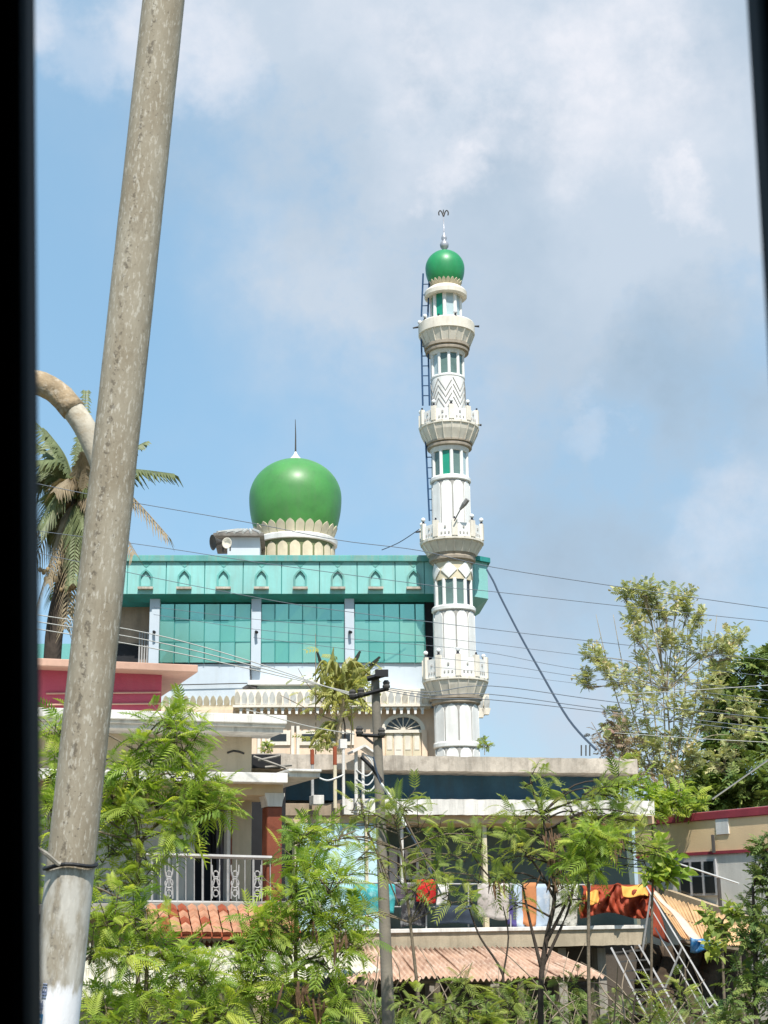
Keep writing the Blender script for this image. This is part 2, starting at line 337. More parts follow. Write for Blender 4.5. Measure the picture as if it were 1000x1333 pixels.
# glass bays
bays = [([207.6,227,246.6,266,286.5,306,326.5],), ([340.2,358,376,394,412.4,431,448.6],), ([461.8,480.6,500,520.4,540.6,553.2],)]
rows = [786, 807.7, 835.6, 863]
mul = MB()
for bi, (xs,) in enumerate(bays):
    for i in range(len(xs)-1):
        for j in range(3):
            m_ = .55
            b = MB(); Q.box(b, xs[i]+m_, xs[i+1]-m_, rows[j]+m_, rows[j+1]-m_, .02, .055)
            b.v = [(x, y+random.uniform(-.012, .012), z) for x, y, z in b.v]
            b.build('pane', glassd if (bi, i, j) == (2, 1, 2) else random.choice((glassm, glassm, glassm, glassm, glassm, glassm, glassd, glasse, glasse)), mosque)
    b = MB()
    for x in xs: Q.box(b, x-.5, x+.5, rows[0], rows[3], .0, .085)
    b.build('mullion', mulm, mosque)
    b = MB()
    for y in rows[1:3]: Q.box(b, xs[0], xs[-1], y-.45, y+.45, .0, .078)
    b.build('transom', mulm, mosque)
# columns with small spot lamps
for x0, x1 in ((194, 207.2), (327, 339.8), (449, 461.4)):
    b = MB(); Q.box(b, x0, x1, 776, 868, 0, .35); c = b.build('column', greyblue, mosque, bevel=.02)
    xm = (x0+x1)/2; p = Q.L(xm, 823, .35)
    MB().tube([p, p+Vector((0, -.12, 0)), p+Vector((.05, -.3, -.06))], .06, 8).build('spot_lamp', blackm, c)
b = MB(); Q.box(b, 553.5, 566, 778, 863, 0, .02); b.build('dark_strip', dark, mosque)
# fascia : box with sloped soffit, chamfered right end
dF = .75
zt, zb = Q.hit(380, 729.5, dF)[1], Q.hit(380, 773, dF)[1]
sA, sB = Q.hit(150, 750, dF)[0], Q.hit(603, 750, dF)[0]
sA = Q.hit(100, 750, dF)[0]
zs = zb-.22
b = MB()
prof = [(-dF+.06, zt), (-dF+.06, zb), (-.1, zs), (3, zs), (3, zt)]
b.prism([(sA, y, z) for y, z in prof], (sB-sA, 0, 0)); b.build('fascia', tealdark, mosque)
sC = Q.hit(634, 750, 0)[0]
top = [(sB+.02, -dF+.06), (sB+.5, -dF+.06), (sC, -.25), (sC, 3), (sB+.02, 3)]
bot = [(sB+.02, -.1), (sB+.1, -.1), (sC-1.0, .55), (sC-1.0, 3), (sB+.02, 3)]
zs2 = zb-.75
b = MB(); n5 = 5
b.add([(x, y, zt) for x, y in top]+[(x, y, zb-.12) for x, y in top]+[(x, y, zs2) for x, y in bot],
      [(0,1,2,3,4)]+[(i, (i+1) % 5, 5+(i+1) % 5, 5+i) for i in range(5)]+[(5+i, 5+(i+1) % 5, 10+(i+1) % 5, 10+i) for i in range(5)]+[(10,11,12,13,14)])
b.build('fascia_corner', teal, mosque)
b = MB(); b.prism([(x+(.12 if i in (1, 2, 3) else 0), y-(.12 if i in (0, 1, 2) else 0), zt) for i, (x, y) in enumerate(top)], (0, 0, .2)); b.build('corner_cap', tealdark, mosque)
xsP = [116, 166, 216.3, 266.5, 316.5, 366.6, 416, 465, 514.5, 552.5, 602]
for i in range(len(xsP)-1):
    s0, s1 = Q.hit(xsP[i]+.5, 750, dF)[0], Q.hit(xsP[i+1]-.5, 750, dF)[0]
    p = MB().box(s0, s1, -dF, -dF+.05, zb+.0, zt-.02).build('fascia_panel', teal, mosque, bevel=.01)
    if i < 9 and i != 0:
        cx = [190, 240, 291, 340.5, 391, 439.7, 489, 538.5][i-1] if i-1 < 8 else (xsP[i]+xsP[i+1])/2
        c, _ = Q.hit(cx, 755, dF); hw = px_m(8.6, 62.5); z0 = Q.hit(cx, 764.5, dF)[1]; z1 = Q.hit(cx, 750, dF)[1]; z2 = Q.hit(cx, 741, dF)[1]
        ou = [(c-hw, -dF, z0), (c+hw, -dF, z0), (c+hw, -dF, z1), (c+hw*.55, -dF, (z1+z2)/2+.02), (c, -dF, z2), (c-hw*.55, -dF, (z1+z2)/2+.02), (c-hw, -dF, z1)]
        k = .74; zc = (z0+z1)/2
        inn = [(c+(x-c)*k, y, zc+(z-zc)*.84) for x, y, z in ou]
        MB().ring_prism(ou, inn, (0, -.10, 0)).build('niche_frame', tealcap, p)
        MB().box(c-hw*1.15, c+hw*1.15, -dF-.2, -dF, z0-.10, z0-.01).build('niche_sill', slabc, p)
        MB().prism([(c-.28, -dF, zt-.06), (c+.28, -dF, zt-.06), (c, -dF, zt-.32)], (0, -.015, 0)).build('drop_motif', tealcap, p)
b = MB(); Q.box(b, 100, 603, 722.5, 730.5, -4, dF+.12); b.build('fascia_cap', tealcap, mosque, bevel=.02)
MB().box(sA, sC-.5, 1.2, -Q_BACK, zt, zt+.25).build('roof_deck', slabc, mosque)
# petal cornice over ground storey (front, wraps right)
dC = 1.05
cor = MB(); Q.box(cor, 306, 560, 897, 923, -.3, dC-.25); cor.build('cornice_backing', creamw, mosque)
def petal(cx, y0, y1, hw, d, parent, m, name='cornice_petal'):
    c, zb_ = Q.hit(cx, y1, d); zt_ = Q.hit(cx, y0, d)[1]; h = zt_-zb_
    poly = [(c-hw*.8, -d+.02, zb_), (c+hw*.8, -d+.02, zb_), (c+hw, -d-.10, zb_+h*.55), (c+hw*.6, -d-.14, zb_+h*.85), (c, -d-.16, zt_), (c-hw*.6, -d-.14, zb_+h*.85), (c-hw, -d-.10, zb_+h*.55)]
    MB().prism(poly, (0, .12, 0)).build(name, m, parent)
hwp = px_m(4.0, 60)
for i in range(28):
    petal(309+i*9.1, 900.5, 917, hwp, dC, mosque, white if i % 3 else creamw)
b = MB(); Q.box(b, 303, 562, 917, 920, -.3, dC+.05); b.build('cornice_moulding', creamw, mosque)
for i in range(27):
    c, z1 = Q.hit(313.5+i*9.1, 920.5, dC); z0 = Q.hit(313+i*9.1, 929, dC)[1]; w = px_m(1.7, 60)
    poly = [(c-w*2.2, 0, z1), (c+w*2.2, 0, z1), (c+w, 0, z1-.09), (c+w*.9, 0, z0), (c-w*.9, 0, z0), (c-w, 0, z1-.09)]
    MB().prism([(x, -dC+.06, z) for x, y, z in poly], (0, .2, 0)).build('cornice_bracket', white, mosque)
# low parapet of petals at the left, lower
for i in range(11):
    petal(216+i*8.8, 906, 921, hwp, .4, mosque, petalm)
b = MB(); Q.box(b, 205, 312, 918, 932, -.5, .4); b.build('low_parapet', petalm, mosque)
# right end of the cornice seen beyond the minaret
for i in range(3):
    petal(617+i*8.5, 906, 922, hwp*1.05, -1.2, mosque, white)
    c, z1 = Q.hit(618+i*7.5, 922, -1.2); z0 = Q.hit(618+i*7.5, 938-i*4, -1.2)[1]
    MB().prism([(c-.2, 1.2, z1), (c+.2, 1.2, z1), (c+.12, 1.2, z0), (c-.12, 1.2, z0)], (0, .3, 0)).build('cornice_bracket', creamw, mosque)
b = MB(); Q.box(b, 600, 637, 903, 925, -4, -1.35); b.build('cornice_backing', creamw, mosque)
# pipe along band, small white canopy
MB().tube([Q.L(215, 892, .09), Q.L(322, 889.5, .09)], .022, 6).build('pipe', darkgrey, mosque)
MB().tube([Q.L(326, 862, .09), Q.L(327, 886, .09)], .03, 6).build('pipe', darkgrey, mosque)
b = MB(); Q.box(b, 322.5, 421, 885, 891.5, 0, .8); b.build('canopy', white, mosque, bevel=.03)
b = MB(); Q.box(b, 334, 418, 891.8, 900, 0, .5); b.build('canopy_beam', mat('pale_green_paint', (.42, .5, .45), .8), mosque)
MB().tube([Q.L(318, 899, .6), Q.L(325, 894, .6), Q.L(333, 898, .6)], .16, 7).build('gutter_end', darkgrey, mosque)
# arched window with fanlight and doors
dW = .5
def arc_pts(cx, ybase, ytop, hw, d, n=12):
    c, z0 = Q.hit(cx, ybase, d); z1 = Q.hit(cx, ytop, d)[1]
    return [(c+hw*math.cos(math.pi*k/n), -d, z0+(z1-z0)*math.sin(math.pi*k/n)) for k in range(n+1)]
hwo, hwi = px_m(29, 61), px_m(23.5, 61)
aw = MB().prism(arc_pts(525, 951, 934, hwi, dW), (0, -.03, 0)).build('arched_window', darkglass, mosque)
oa, ia = arc_pts(525, 951, 929, hwo, dW), arc_pts(525, 951, 934, hwi, dW)
MB().ring_prism(oa, ia, (0, -.14, 0)).build('arch_frame', creamw, aw)
b = MB()
c0, z0 = Q.hit(525, 951, dW)
for k in range(1, 8):
    a = math.pi*k/8; b.bar((c0, -dW-.05, z0), (c0+hwi*math.cos(a), -dW-.05, z0+px_m(17, 61)*math.sin(a)), .035)
b.build('fanlight_bar', creamw, aw)
for k, (x0, x1) in enumerate(((502, 512.5), (513.5, 524.5), (525.5, 536.5), (537.5, 548))):
    b = MB(); Q.box(b, x0, x1, 954, 1000, dW, dW+.05); dr = b.build('shutter', petalm if k != 1 else creamw, mosque, bevel=.01)
    b = MB(); Q.box(b, x0+2, x1-2, 958, 976, dW+.05, dW+.07); b.build('panel', creamw, dr)
b = MB(); Q.box(b, 497, 553, 950, 954, dW, dW+.14); b.build('transom', creamw, mosque)
for x0, x1 in ((493.5, 500.5), (549.5, 556.5)):
    b = MB(); Q.box(b, x0, x1, 950, 1000, dW, dW+.16); b.build('pilaster', peach, mosque)
for x0, x1 in ((352, 373), (393, 411), (430, 456)):
    b = MB(); Q.box(b, x0-5, x1+5, 951, 970, dW, dW+.08); w = b.build('window', creamw, mosque)
    b = MB(); Q.box(b, x0, x1, 955.5, 964.5, dW+.08, dW+.1); b.build('pane', darkglass, w)
for x in (337, 343, 381, 388):
    b = MB(); Q.box(b, x-2, x+2, 945, 1000, dW, dW+.2); b.build('pilaster', creamw, mosque)

# main dome (part of the mosque)
YD = 70.0
cD = at(384.5, 700, YD); lD = Q.local((cD.x, cD.y, 0))
dm = YD*.965/F*1.0
def dz(y): return at(384.5, y, YD).z
def dzf(y): return at(384.5, y, YD-1.75).z
def dscale(y): return (at(384.5, y, YD)-Vector((0, 0, EYE))).dot(CF)/F
rD = 60*dscale(648); zc = dz(649)
t0 = math.asin((dz(649)-dz(692))/rD) if (dz(649)-dz(692)) < rD else R(50)
def dprof(n=20, r=None, zc_=zc, a0=-R(44), a1=R(86), sq=1.0):
    return [(r*math.cos(a), zc_+r*math.sin(a)*sq) for a in [a0+(a1-a0)*i/n for i in range(n+1)]]
sqz = (dz(599)-zc)/rD
BL = 92*dscale(660)
def r_dome(z): s = (z-zc)/(rD*sqz) if z > zc else (z-zc)/BL; return rD*math.sqrt(max(0, 1-s*s))
_lo = dzf(695); _top = zc+rD*sqz
_zs = [_lo+(zc-_lo)*i/10 for i in range(10)]+[zc+rD*sqz*math.sin(R(88.5)*i/20) for i in range(21)]
dome = MB().lathe([(r_dome(z), z) for z in _zs], 64, 0, (lD.x, lD.y)).build('dome', domeg, mosque, smooth=True)
def petals_round(n, r_of, z0, z1, off, parent, m, name, frac=.92, rough_top=.55, c=(0, 0), solid=.04):
    for k in range(n):
        ac = 2*math.pi*k/n; hw = math.pi/n*frac; b = MB()
        def fn(u, v):
            w = hw*(1 if v < rough_top else math.cos((v-rough_top)/(1-rough_top)*math.pi/2)**.8+1e-3)
            z = z0+(z1-z0)*v; r = r_of(z)+off; a = ac+(u*2-1)*w
            return (c[0]+r*math.cos(a), c[1]+r*math.sin(a), z)
        b.grid(fn, 4, 8); b.build(name, m, parent, solid=solid, smooth=False)
petals_round(26, r_dome, dzf(691.5), dzf(676), .015, dome, petalm, 'petal', c=(lD.x, lD.y))
rr = 54.5*dscale(694)
MB().lathe([(rr-.5, dzf(701.5)), (rr, dzf(700.5)), (rr+.03, dzf(694.5)), (rr-.1, dzf(692.5)), (rr-.6, dzf(691))], 56, 0, (lD.x, lD.y)).build('ring', white, dome, smooth=True, auto=35)
rd = 50.5*dscale(710)
MB().lathe([(rd, zt-.9), (rd, dzf(700))], 56, 0, (lD.x, lD.y)).build('drum', olive, dome, smooth=True, auto=35)
petals_round(20, lambda z: rd, dzf(730), dzf(703.5), .03, dome, petalm, 'arch_panel', frac=.82, rough_top=.72, c=(lD.x, lD.y))
s_ = dscale(590)
MB().lathe([(13.5*s_, dz(601.5)), (10*s_, dz(599)), (6*s_, dz(596)), (3*s_, dz(592.5)), (1.2*s_, dz(588.5)), (.4*s_, dz(586))], 24, 0, (lD.x, lD.y)).build('cap', white, dome, smooth=True)
MB().tube([(lD.x, lD.y, dz(588)), (lD.x, lD.y, dz(566)), (lD.x-.02, lD.y, dz(546))], [.05, .035, .015], 6).build('finial_rod', darkgrey, dome)
# roof kiosk with loudspeakers
YK = 66.0
k0, k1 = Q.local(at(282, 720, YK)), Q.local(at(338, 720, YK)); zk0, zk1, zk2 = zt, at(305, 696, YK).z, at(305, 683, YK).z
kio = thing('stair_kiosk', 'small white roof kiosk with grey tiled roof left of the big dome', 'kiosk', Q.O, Q.yaw)
MB().box(k0.x+.5, k1.x, k0.y, k0.y+3, zk0, zk1).build('wall', greyblue, kio)
b = MB(); x0, x1, y0, y1 = k0.x-.15, k1.x+.2, k0.y-.35, k0.y+3.3
xr0, xr1 = k0.x+.85, k1.x-.3
b.add([(x0, y0, zk1), (x1, y0, zk1), (x1, y1, zk1), (x0, y1, zk1), (x0, y0, zk1-.12), (x1, y0, zk1-.12), (x1, y1, zk1-.12), (x0, y1, zk1-.12), (xr0, (y0+y1)/2, zk2+.15), (xr1, (y0+y1)/2, zk2+.15)],
      [(0, 1, 9, 8), (1, 2, 9), (2, 3, 8, 9), (3, 0, 8), (0, 4, 5, 1), (1, 5, 6, 2), (2, 6, 7, 3), (3, 7, 4, 0), (4, 7, 6, 5)])
rf = b.build('roof', mat('grey_roof_tile', (.20, .18, .16), .85, .35, 3), kio)
for i in range(6):
    t = (i+.5)/6; MB().tube([(x0+(x1-x0)*t, y0-.02, zk1+.03), (xr0+(xr1-xr0)*t, (y0+y1)/2-.1, zk2+.13)], .07, 6).build('roll', mat('pale_tile_roll', (.42, .42, .40), .8), rf)
for (px, py, sz, yw, wh) in ((279, 706, 11, -60, 'larger dark horn loudspeaker at the kiosk corner'), (296, 707, 7.5, -20, 'smaller cream horn loudspeaker beside the dark one')):
    p = at(px, py, YK-1.2); sp = thing('horn_loudspeaker', wh, 'loudspeaker', (p.x, p.y, p.z), R(yw), 'loudspeakers on the mosque roof')
    r_ = px_m(sz, YK); hm = darkgrey if sz > 9 else creamw
    h = MB().lathe([(r_*.25, -r_*1.0), (r_*.35, -r_*.6), (r_*.6, -r_*.15), (r_, .2*r_), (r_*.92, .2*r_), (r_*.5, -r_*.1)], 16).build('horn', hm, sp, smooth=True); h.rotation_euler = (R(100), 0, 0)
    MB().tube([(0, r_*1.2, 0), (0, r_*1.2, p.z*0-r_*1.2)], r_*.13, 6).build('bracket', darkgrey, sp)

# ------------------------------------------------------------------ minaret
YM = 59.5
base = at(595, 965, YM)
mina = thing('minaret', 'tall white ten-sided minaret with ringed balconies and a small green dome', 'minaret', (base.x, base.y, 0), math.atan2(-base.x, base.y)*-1*0)
AX, AY = base.x, base.y
def axis_px(y): return 595-(965-y)*.0268
def mscale(y): return (at(axis_px(y), y, AY)-Vector((0, 0, EYE))).dot(CF)/F
def mz(y, r=0): return at(axis_px(y), y, AY-r*mscale(y)*.97).z
def mr_(y, r): return r*mscale(y)
PH = R(-90+3)+math.atan2(AX, AY)*-1*0
def prof(lst): return [(mr_(y, r), mz(y, r)) for y, r in lst]
def sec(name, lst, m, n=10, smooth=False, parent=None, auto=0): return MB().lathe(prof(sorted(lst, key=lambda t: -t[0]) if False else lst), n, PH, (0, 0)).build(name, m, parent or mina, smooth=smooth, auto=auto)
def facet(k):                                       # outward unit, tangent
    a = PH+2*math.pi*(k+.5)/10; return Vector((math.cos(a), math.sin(a), 0)), Vector((-math.sin(a), math.cos(a), 0))
def facet_prism(k, ap, poly, th, name, m, parent=None):
    o, t = facet(k); P = [o*ap+t*x+Vector((0, 0, z)) for x, z in poly]
    return MB().prism(P, o*th).build(name, m, parent or mina)
C18 = math.cos(math.pi/10); T18 = math.tan(math.pi/10)
def arch_poly(hw, z0, z1, k=.5):
    h = hw*1.3
    return [(-hw, z0), (hw, z0), (hw, z1-h), (hw*.86, z1-h*.55), (hw*.5, z1-h*.2), (0, z1), (-hw*.5, z1-h*.2), (-hw*.86, z1-h*.55), (-hw, z1-h)]
def fluted(y0, y1, r, core, full=True):
    R_ = mr_((y0+y1)/2, r); z1, z0 = mz(y0, r), mz(y1, r)
    MB().lathe([(R_, z0), (R_, z1)], 10, PH).build('shaft_core', core, mina)
    ap = R_*C18; hw = ap*T18*.90
    for k in range(10): facet_prism(k, ap-.01, arch_poly(hw, z0+.0, z1-.04), .045, 'arch_panel', white)
def windows(y0, y1, r, cols):
    R_ = mr_((y0+y1)/2, r); z1, z0 = mz(y0, r), mz(y1, r); ap = R_*C18
    MB().lathe([(R_*.86, z0), (R_*.86, z1)], 10, PH).build('window_core', dark, mina)
    hw = ap*T18
    for k in range(10):
        facet_prism(k, ap*.93, [(-hw*.84, z0), (hw*.84, z0), (hw*.84, z1), (-hw*.84, z1)], .03, 'pane', cols[k % len(cols)])
        a = PH+2*math.pi*k/10
        MB().lathe([(R_*.105, z0), (R_*.105, z1)], 8, 0, (R_*.97*math.cos(a), R_*.97*math.sin(a))).build('mullion', white, mina, smooth=True, auto=40)
def ring(lst, m, n=40, name='ring'): MB().lathe(prof(lst), n, PH).build(name, m, mina, smooth=True, auto=30)
def balcony(yt, yb, r, flare, rings, lamps=True, idx=0):
    # flare (ribbed bowl)
    fl = MB().lathe(prof(flare), 20, PH).build('balcony', creamw, mina)
    n = 20
    for k in range(n):
        a = PH+2*math.pi*(k+0.0)/n; pts = []
        for y, rr_ in flare: pts.append(((mr_(y, rr_)+.01)*math.cos(a), (mr_(y, rr_)+.01)*math.sin(a), mz(y, rr_)))
        MB().tube(pts, .028, 4).build('rib', creamw, fl)
    R_ = mr_((yt+yb)/2, r); z1, z0 = mz(yt, r), mz(yb, r); ap = R_*C18; hw = ap*T18
    MB().lathe([(R_*.99, z0-.12), (R_*1.0, z0-.10), (R_*1.0, z0), (R_*.9, z0+.02)], 20, PH).build('balcony_floor', creamw, mina)
    for k in range(10):
        p = facet_prism(k, ap-.10, [(-hw*.86, z0), (hw*.86, z0), (hw*.86, z1-.10), (-hw*.86, z1-.10)], .07, 'parapet_panel', white)
        o, t = facet(k)
        for j in (-1, 0, 1):                         # cut-out dots of the panel
            c = o*(ap-.028)+t*(j*hw*.38)+Vector((0, 0, z0+(z1-z0)*.26)); MB().box(c.x-.03, c.x+.03, c.y-.03, c.y+.03, c.z-.06, c.z+.02).build('cutout', groove, p)
        c = o*(ap-.028)+Vector((0, 0, z0+(z1-z0)*.6)); MB().box(c.x-.035, c.x+.035, c.y-.035, c.y+.035, c.z-.05, c.z+.04).build('cutout', groove, p)
        a = PH+2*math.pi*k/10; ca, sa = math.cos(a), math.sin(a); w = R_*.075; rp = R_*.97
        P = [(rp*ca+x*ca-y*sa, rp*sa+x*sa+y*ca, z0) for x, y in ((-w, -w*1.15), (w*.6, -w*1.15), (w*.6, w*1.15), (-w, w*1.15))]
        po = MB().prism(P, (0, 0, z1-z0+.02)).build('parapet_post', creamw, mina, bevel=.01)
        if lamps and (k*7+idx*3) % 10 not in (4, ):
            globe((rp-w*.2)*ca, (rp-w*.2)*sa, z1+.02, .092, (k+idx) % 3 == 1)
def globe(x, y, z, r, small=False):
    l = bpy.data.objects.new('globe_lamp', MESH_LBASE); COL.objects.link(l); l.parent = mina; l.location = (x, y, z)
    if small: l.scale = (.8, .8, .9)
    else:
        g = bpy.data.objects.new('globe', MESH_GLOBE); COL.objects.link(g); g.parent = l
MESH_LBASE = MB().lathe([(.075, 0), (.075, .03), (.045, .05), (.05, .12)], 10).mesh('lamp_base', greenlamp)
MESH_GLOBE = MB().ball((0, 0, .19), .095, 14, 9).mesh('globe', whitelamp, True)
# --- lowest
MB().lathe([(mr_(985, 29), 0), (mr_(985, 29), mz(971, 29))], 10, PH).build('shaft_core', groove, mina)
def low_arches():
    R_ = mr_(985, 29); ap = R_*C18; hw = ap*T18*.9
    for k in range(10): facet_prism(k, ap-.01, arch_poly(hw, mz(1010, 29), mz(971.5, 29)), .045, 'arch_panel', white)
low_arches()
ring([(972, 29.5), (970.5, 30.8), (966, 30.8), (964.5, 29.8)], white)
fluted(914, 964.5, 29, groove)
ring([(915, 29.5), (913, 32), (909, 32), (907.5, 34.5), (903, 35)], ringc)
balcony(852, 880, 43, [(903, 34.5), (899, 36), (890, 39.5), (880.5, 42.6)], None, idx=0)
fluted(792, 858, 27, groove)
ring([(793, 27.5), (791.5, 28.8), (787.5, 28.8), (786, 27)], white)
windows(752, 787, 23.8, [greyglass, darkglass, greyglass])
# diamonds band
R_ = mr_(741, 24.6); zA, zB = mz(753, 24.6), mz(729, 24.6)
MB().lathe([(R_, zA), (R_, zB)], 40, PH).build('band_core', petalm, mina, smooth=True, auto=30)
for k in range(7):
    ac = R(-90-14)+2*math.pi*k/7; b = MB()
    def fn(u, v):
        w = R(24)*(1-abs(v*2-1))+1e-3; a = ac+(u*2-1)*w; r = R_+.03; return (r*math.cos(a), r*math.sin(a), zA+.04+(zB-zA-.08)*v)
    b.grid(fn, 6, 6); b.build('diamond', white, mina, solid=.04)
ring([(730, 25.3), (728.5, 27), (727, 27), (725.5, 30), (722, 30.5), (720.5, 29), (717, 31)], ringc)
balcony(676, 697, 41.5, [(717, 31), (712, 33.5), (705, 37.5), (697.5, 41.2)], None, idx=1)
fluted(622, 684, 25, groove)
ring([(623, 25.5), (621.5, 26.8), (618, 26.8), (616.5, 25)], white)
windows(584, 618, 23, [greyglass, paleglass, greyglass, greyglass, greenglass])
ring([(585, 23.5), (582, 25), (578.5, 25.5)], white)
ring([(579, 25.5), (577, 29), (574.5, 29.3), (573, 27.8), (571.5, 30.3), (569.5, 30.5)], ringc)
balcony(526.5, 545, 39, [(570, 30), (565, 32), (556, 35.8), (545.5, 38.7)], None, idx=2)
R_ = mr_(510, 22); zA, zB = mz(536, 22), mz(487, 22)
MB().lathe([(R_, zA), (R_, zB)], 40, PH).build('band_core', white, mina, smooth=True, auto=30)
for j in range(4):
    b = MB(); pts = []; n = 14
    for k in range(n+1):
        a = R(-90+15)+2*math.pi*k/n; hi = (k % 2 == 0); y = 491+j*8.5+(0 if hi else 17)
        pts.append((R_*math.cos(a), R_*math.sin(a), mz(y, 22)))
    fin = []
    for i in range(n):
        A, B = Vector(pts[i]), Vector(pts[i+1])
        for q in range(5):
            v = A.lerp(B, q/5); h = Vector((v.x, v.y, 0)).normalized()*R_; fin.append((h.x, h.y, v.z))
    b.tube(fin, .028, 4); b.build('zigzag_line', groove, mina)
ring([(488.5, 22), (487.5, 22.6), (485.8, 22.6), (485, 21.5)], white)
windows(456, 487, 21, [greyglass, greyglass, greyglass, paleglass, greyglass])
ring([(458, 21.5), (455.5, 23), (452, 24)], white)
ring([(452.5, 24.5), (451, 28), (448.5, 28.4), (447, 26.6), (445, 29.6), (441, 29.8)], ringc)
balc = MB().lathe(prof([(441.5, 29), (436, 31), (424.5, 35.2)]), 20, PH).build('balcony', creamw, mina)
for k in range(20):
    a = PH+2*math.pi*k/20
    MB().tube([((mr_(y, r)+.01)*math.cos(a), (mr_(y, r)+.01)*math.sin(a), mz(y, r)) for y, r in [(441.5, 29), (436, 31), (424.5, 35.2)]], .03, 4).build('rib', creamw, balc)
ring([(425, 35), (423.5, 36.6), (411, 36.6), (410, 35.8), (410, 33)], creamw, name='balcony_rim')
for k in range(10):
    a = PH+2*math.pi*(k+.4)/10; r_ = mr_(411, 34.5)
    if k in (0, 5, 7, 8, 9, 3): globe(r_*math.cos(a), r_*math.sin(a), mz(410.5, 36), .09, k == 9)
# lantern
R_ = mr_(394, 19.3); z0, z1 = mz(414, 19), mz(376, 19)
MB().lathe([(R_*.72, z0), (R_*.72, z1)], 8, 0).build('lantern_core', paleglass, mina)
for k in range(8):
    a = R(-90-8)+2*math.pi*k/8; a2 = a+math.pi/8
    MB().lathe([(.085, z0), (.085, z1)], 8, 0, (R_*.95*math.cos(a), R_*.95*math.sin(a))).build('lantern_column', white, mina, smooth=True, auto=40)
    o = Vector((math.cos(a2), math.sin(a2), 0)); t = Vector((-o.y, o.x, 0)); ap = R_*.86; hw = R_*.31
    P = [o*ap+t*x+Vector((0, 0, z)) for x, z in ((-hw, z0), (hw, z0), (hw, z1), (-hw, z1))]
    MB().prism(P, o*.03).build('lantern_pane', greenglass if k in (7,  6, 3) else paleglass, mina)
ring([(380, 20), (379.5, 25.5), (377, 27.6), (371.5, 27.8), (369.5, 26), (368, 21)], creamw, name='lantern_ring')
zc2 = mz(350); r2 = mr_(350, 25.5); top2 = mz(327); sq2 = (top2-zc2)/r2; aa = -math.asin(min(.96, (zc2-mz(369))/(r2*sq2)))
BL2 = 34*mscale(358)
def r_d2(z): s = (z-zc2)/(r2*sq2) if z > zc2 else (z-zc2)/BL2; return r2*math.sqrt(max(0, 1-s*s))
_lo = mz(370, 21)
d2 = MB().lathe([(r_d2(z), z) for z in [_lo+(zc2-_lo)*i/8 for i in range(8)]+[zc2+r2*sq2*math.sin(R(88.5)*i/16) for i in range(17)]], 48).build('dome', domeg2, mina, smooth=True)
petals_round(22, r_d2, mz(368.5, 22), mz(358.5, 23), .025, d2, petalm, 'petal', solid=.03)
s2 = mscale(310)
def fz(y): return mz(y)
fin = MB().lathe([(.05, fz(328)), (2.0*s2, fz(325.5)), (5.2*s2, fz(322)), (5.9*s2, fz(318.5)), (4.6*s2, fz(315.5)), (2.4*s2, fz(313.5)), (3.6*s2, fz(311)), (3.4*s2, fz(308)), (1.6*s2, fz(305.5)), (.9*s2, fz(302)), (.6*s2, fz(277))], 18).build('finial', mat('silver_grey_finial', (.40, .40, .43), .35, .2, 4, metal=.3), mina, smooth=True)
b = MB()
for sgn in (-1, 1):
    b.tube(crom([(0, 0, fz(282)), (sgn*2.2*s2, 0, fz(276)), (sgn*4.4*s2, 0, fz(274)), (sgn*6.2*s2, 0, fz(276.5)), (sgn*5.8*s2, 0, fz(280.5))], 4), [.03]*16+[.015], 5)
b.tube([(0, 0, fz(282)), (0, 0, fz(273))], .025, 5); b.build('finial_hook', darkgrey, fin)
# ladders along the left
def ladder(y0, y1, xa, xb, w_px):
    top_ = at(xa, y0, AY-.1)-base; bot_ = at(xb, y1, AY-.1)-base; w = px_m(w_px, 61); top_.z += base.z; bot_.z += base.z
    l = MB().bar(top_, bot_, .055).bar(top_+Vector((w, 0, 0)), bot_+Vector((w, 0, 0)), .055).build('ladder', ladm, mina)
    n = max(4, int((top_-bot_).length/.42))
    for i in range(1, n):
        p = bot_.lerp(top_, i/n); MB().bar(p, p+Vector((w, 0, 0)), .035).build('rung', ladm, l)
ladder(356, 412, 551.0, 548.7, 9); ladder(438, 528, 548.6, 550.5, 9.3); ladder(568, 678, 554, 559.3, 8.5)
# floodlight on an arm, side rods
p0 = at(591.5, 678, AY-1.5)-Vector((AX, AY, 0)); p1 = at(600, 662, AY-1.5)-Vector((AX, AY, 0)); p2 = at(609, 650, AY-1.7)-Vector((AX, AY, 0))
fl = MB().tube([p0, p1], .028, 6).build('floodlight', darkgrey, mina)
MB().tube([p1-(p2-p1)*.1, p1.lerp(p2, .5), p2], [.05, .11, .10], 8).build('lamp_head', mat('grey_lamp_head', (.28, .27, .26), .6), fl)
for xx, yy, dx in ((537.5, 427, 8), (617, 424.5, 7), (541, 693, 8), (621, 553, 6)):
    p = at(xx, yy, AY)-Vector((AX, AY, 0)); q = at(xx+dx, yy-(1.4 if xx < 580 else -.3), AY)-Vector((AX, AY, 0)); MB().tube([p, q], [.03, .05], 6).build('water_spout', darkgrey, mina)

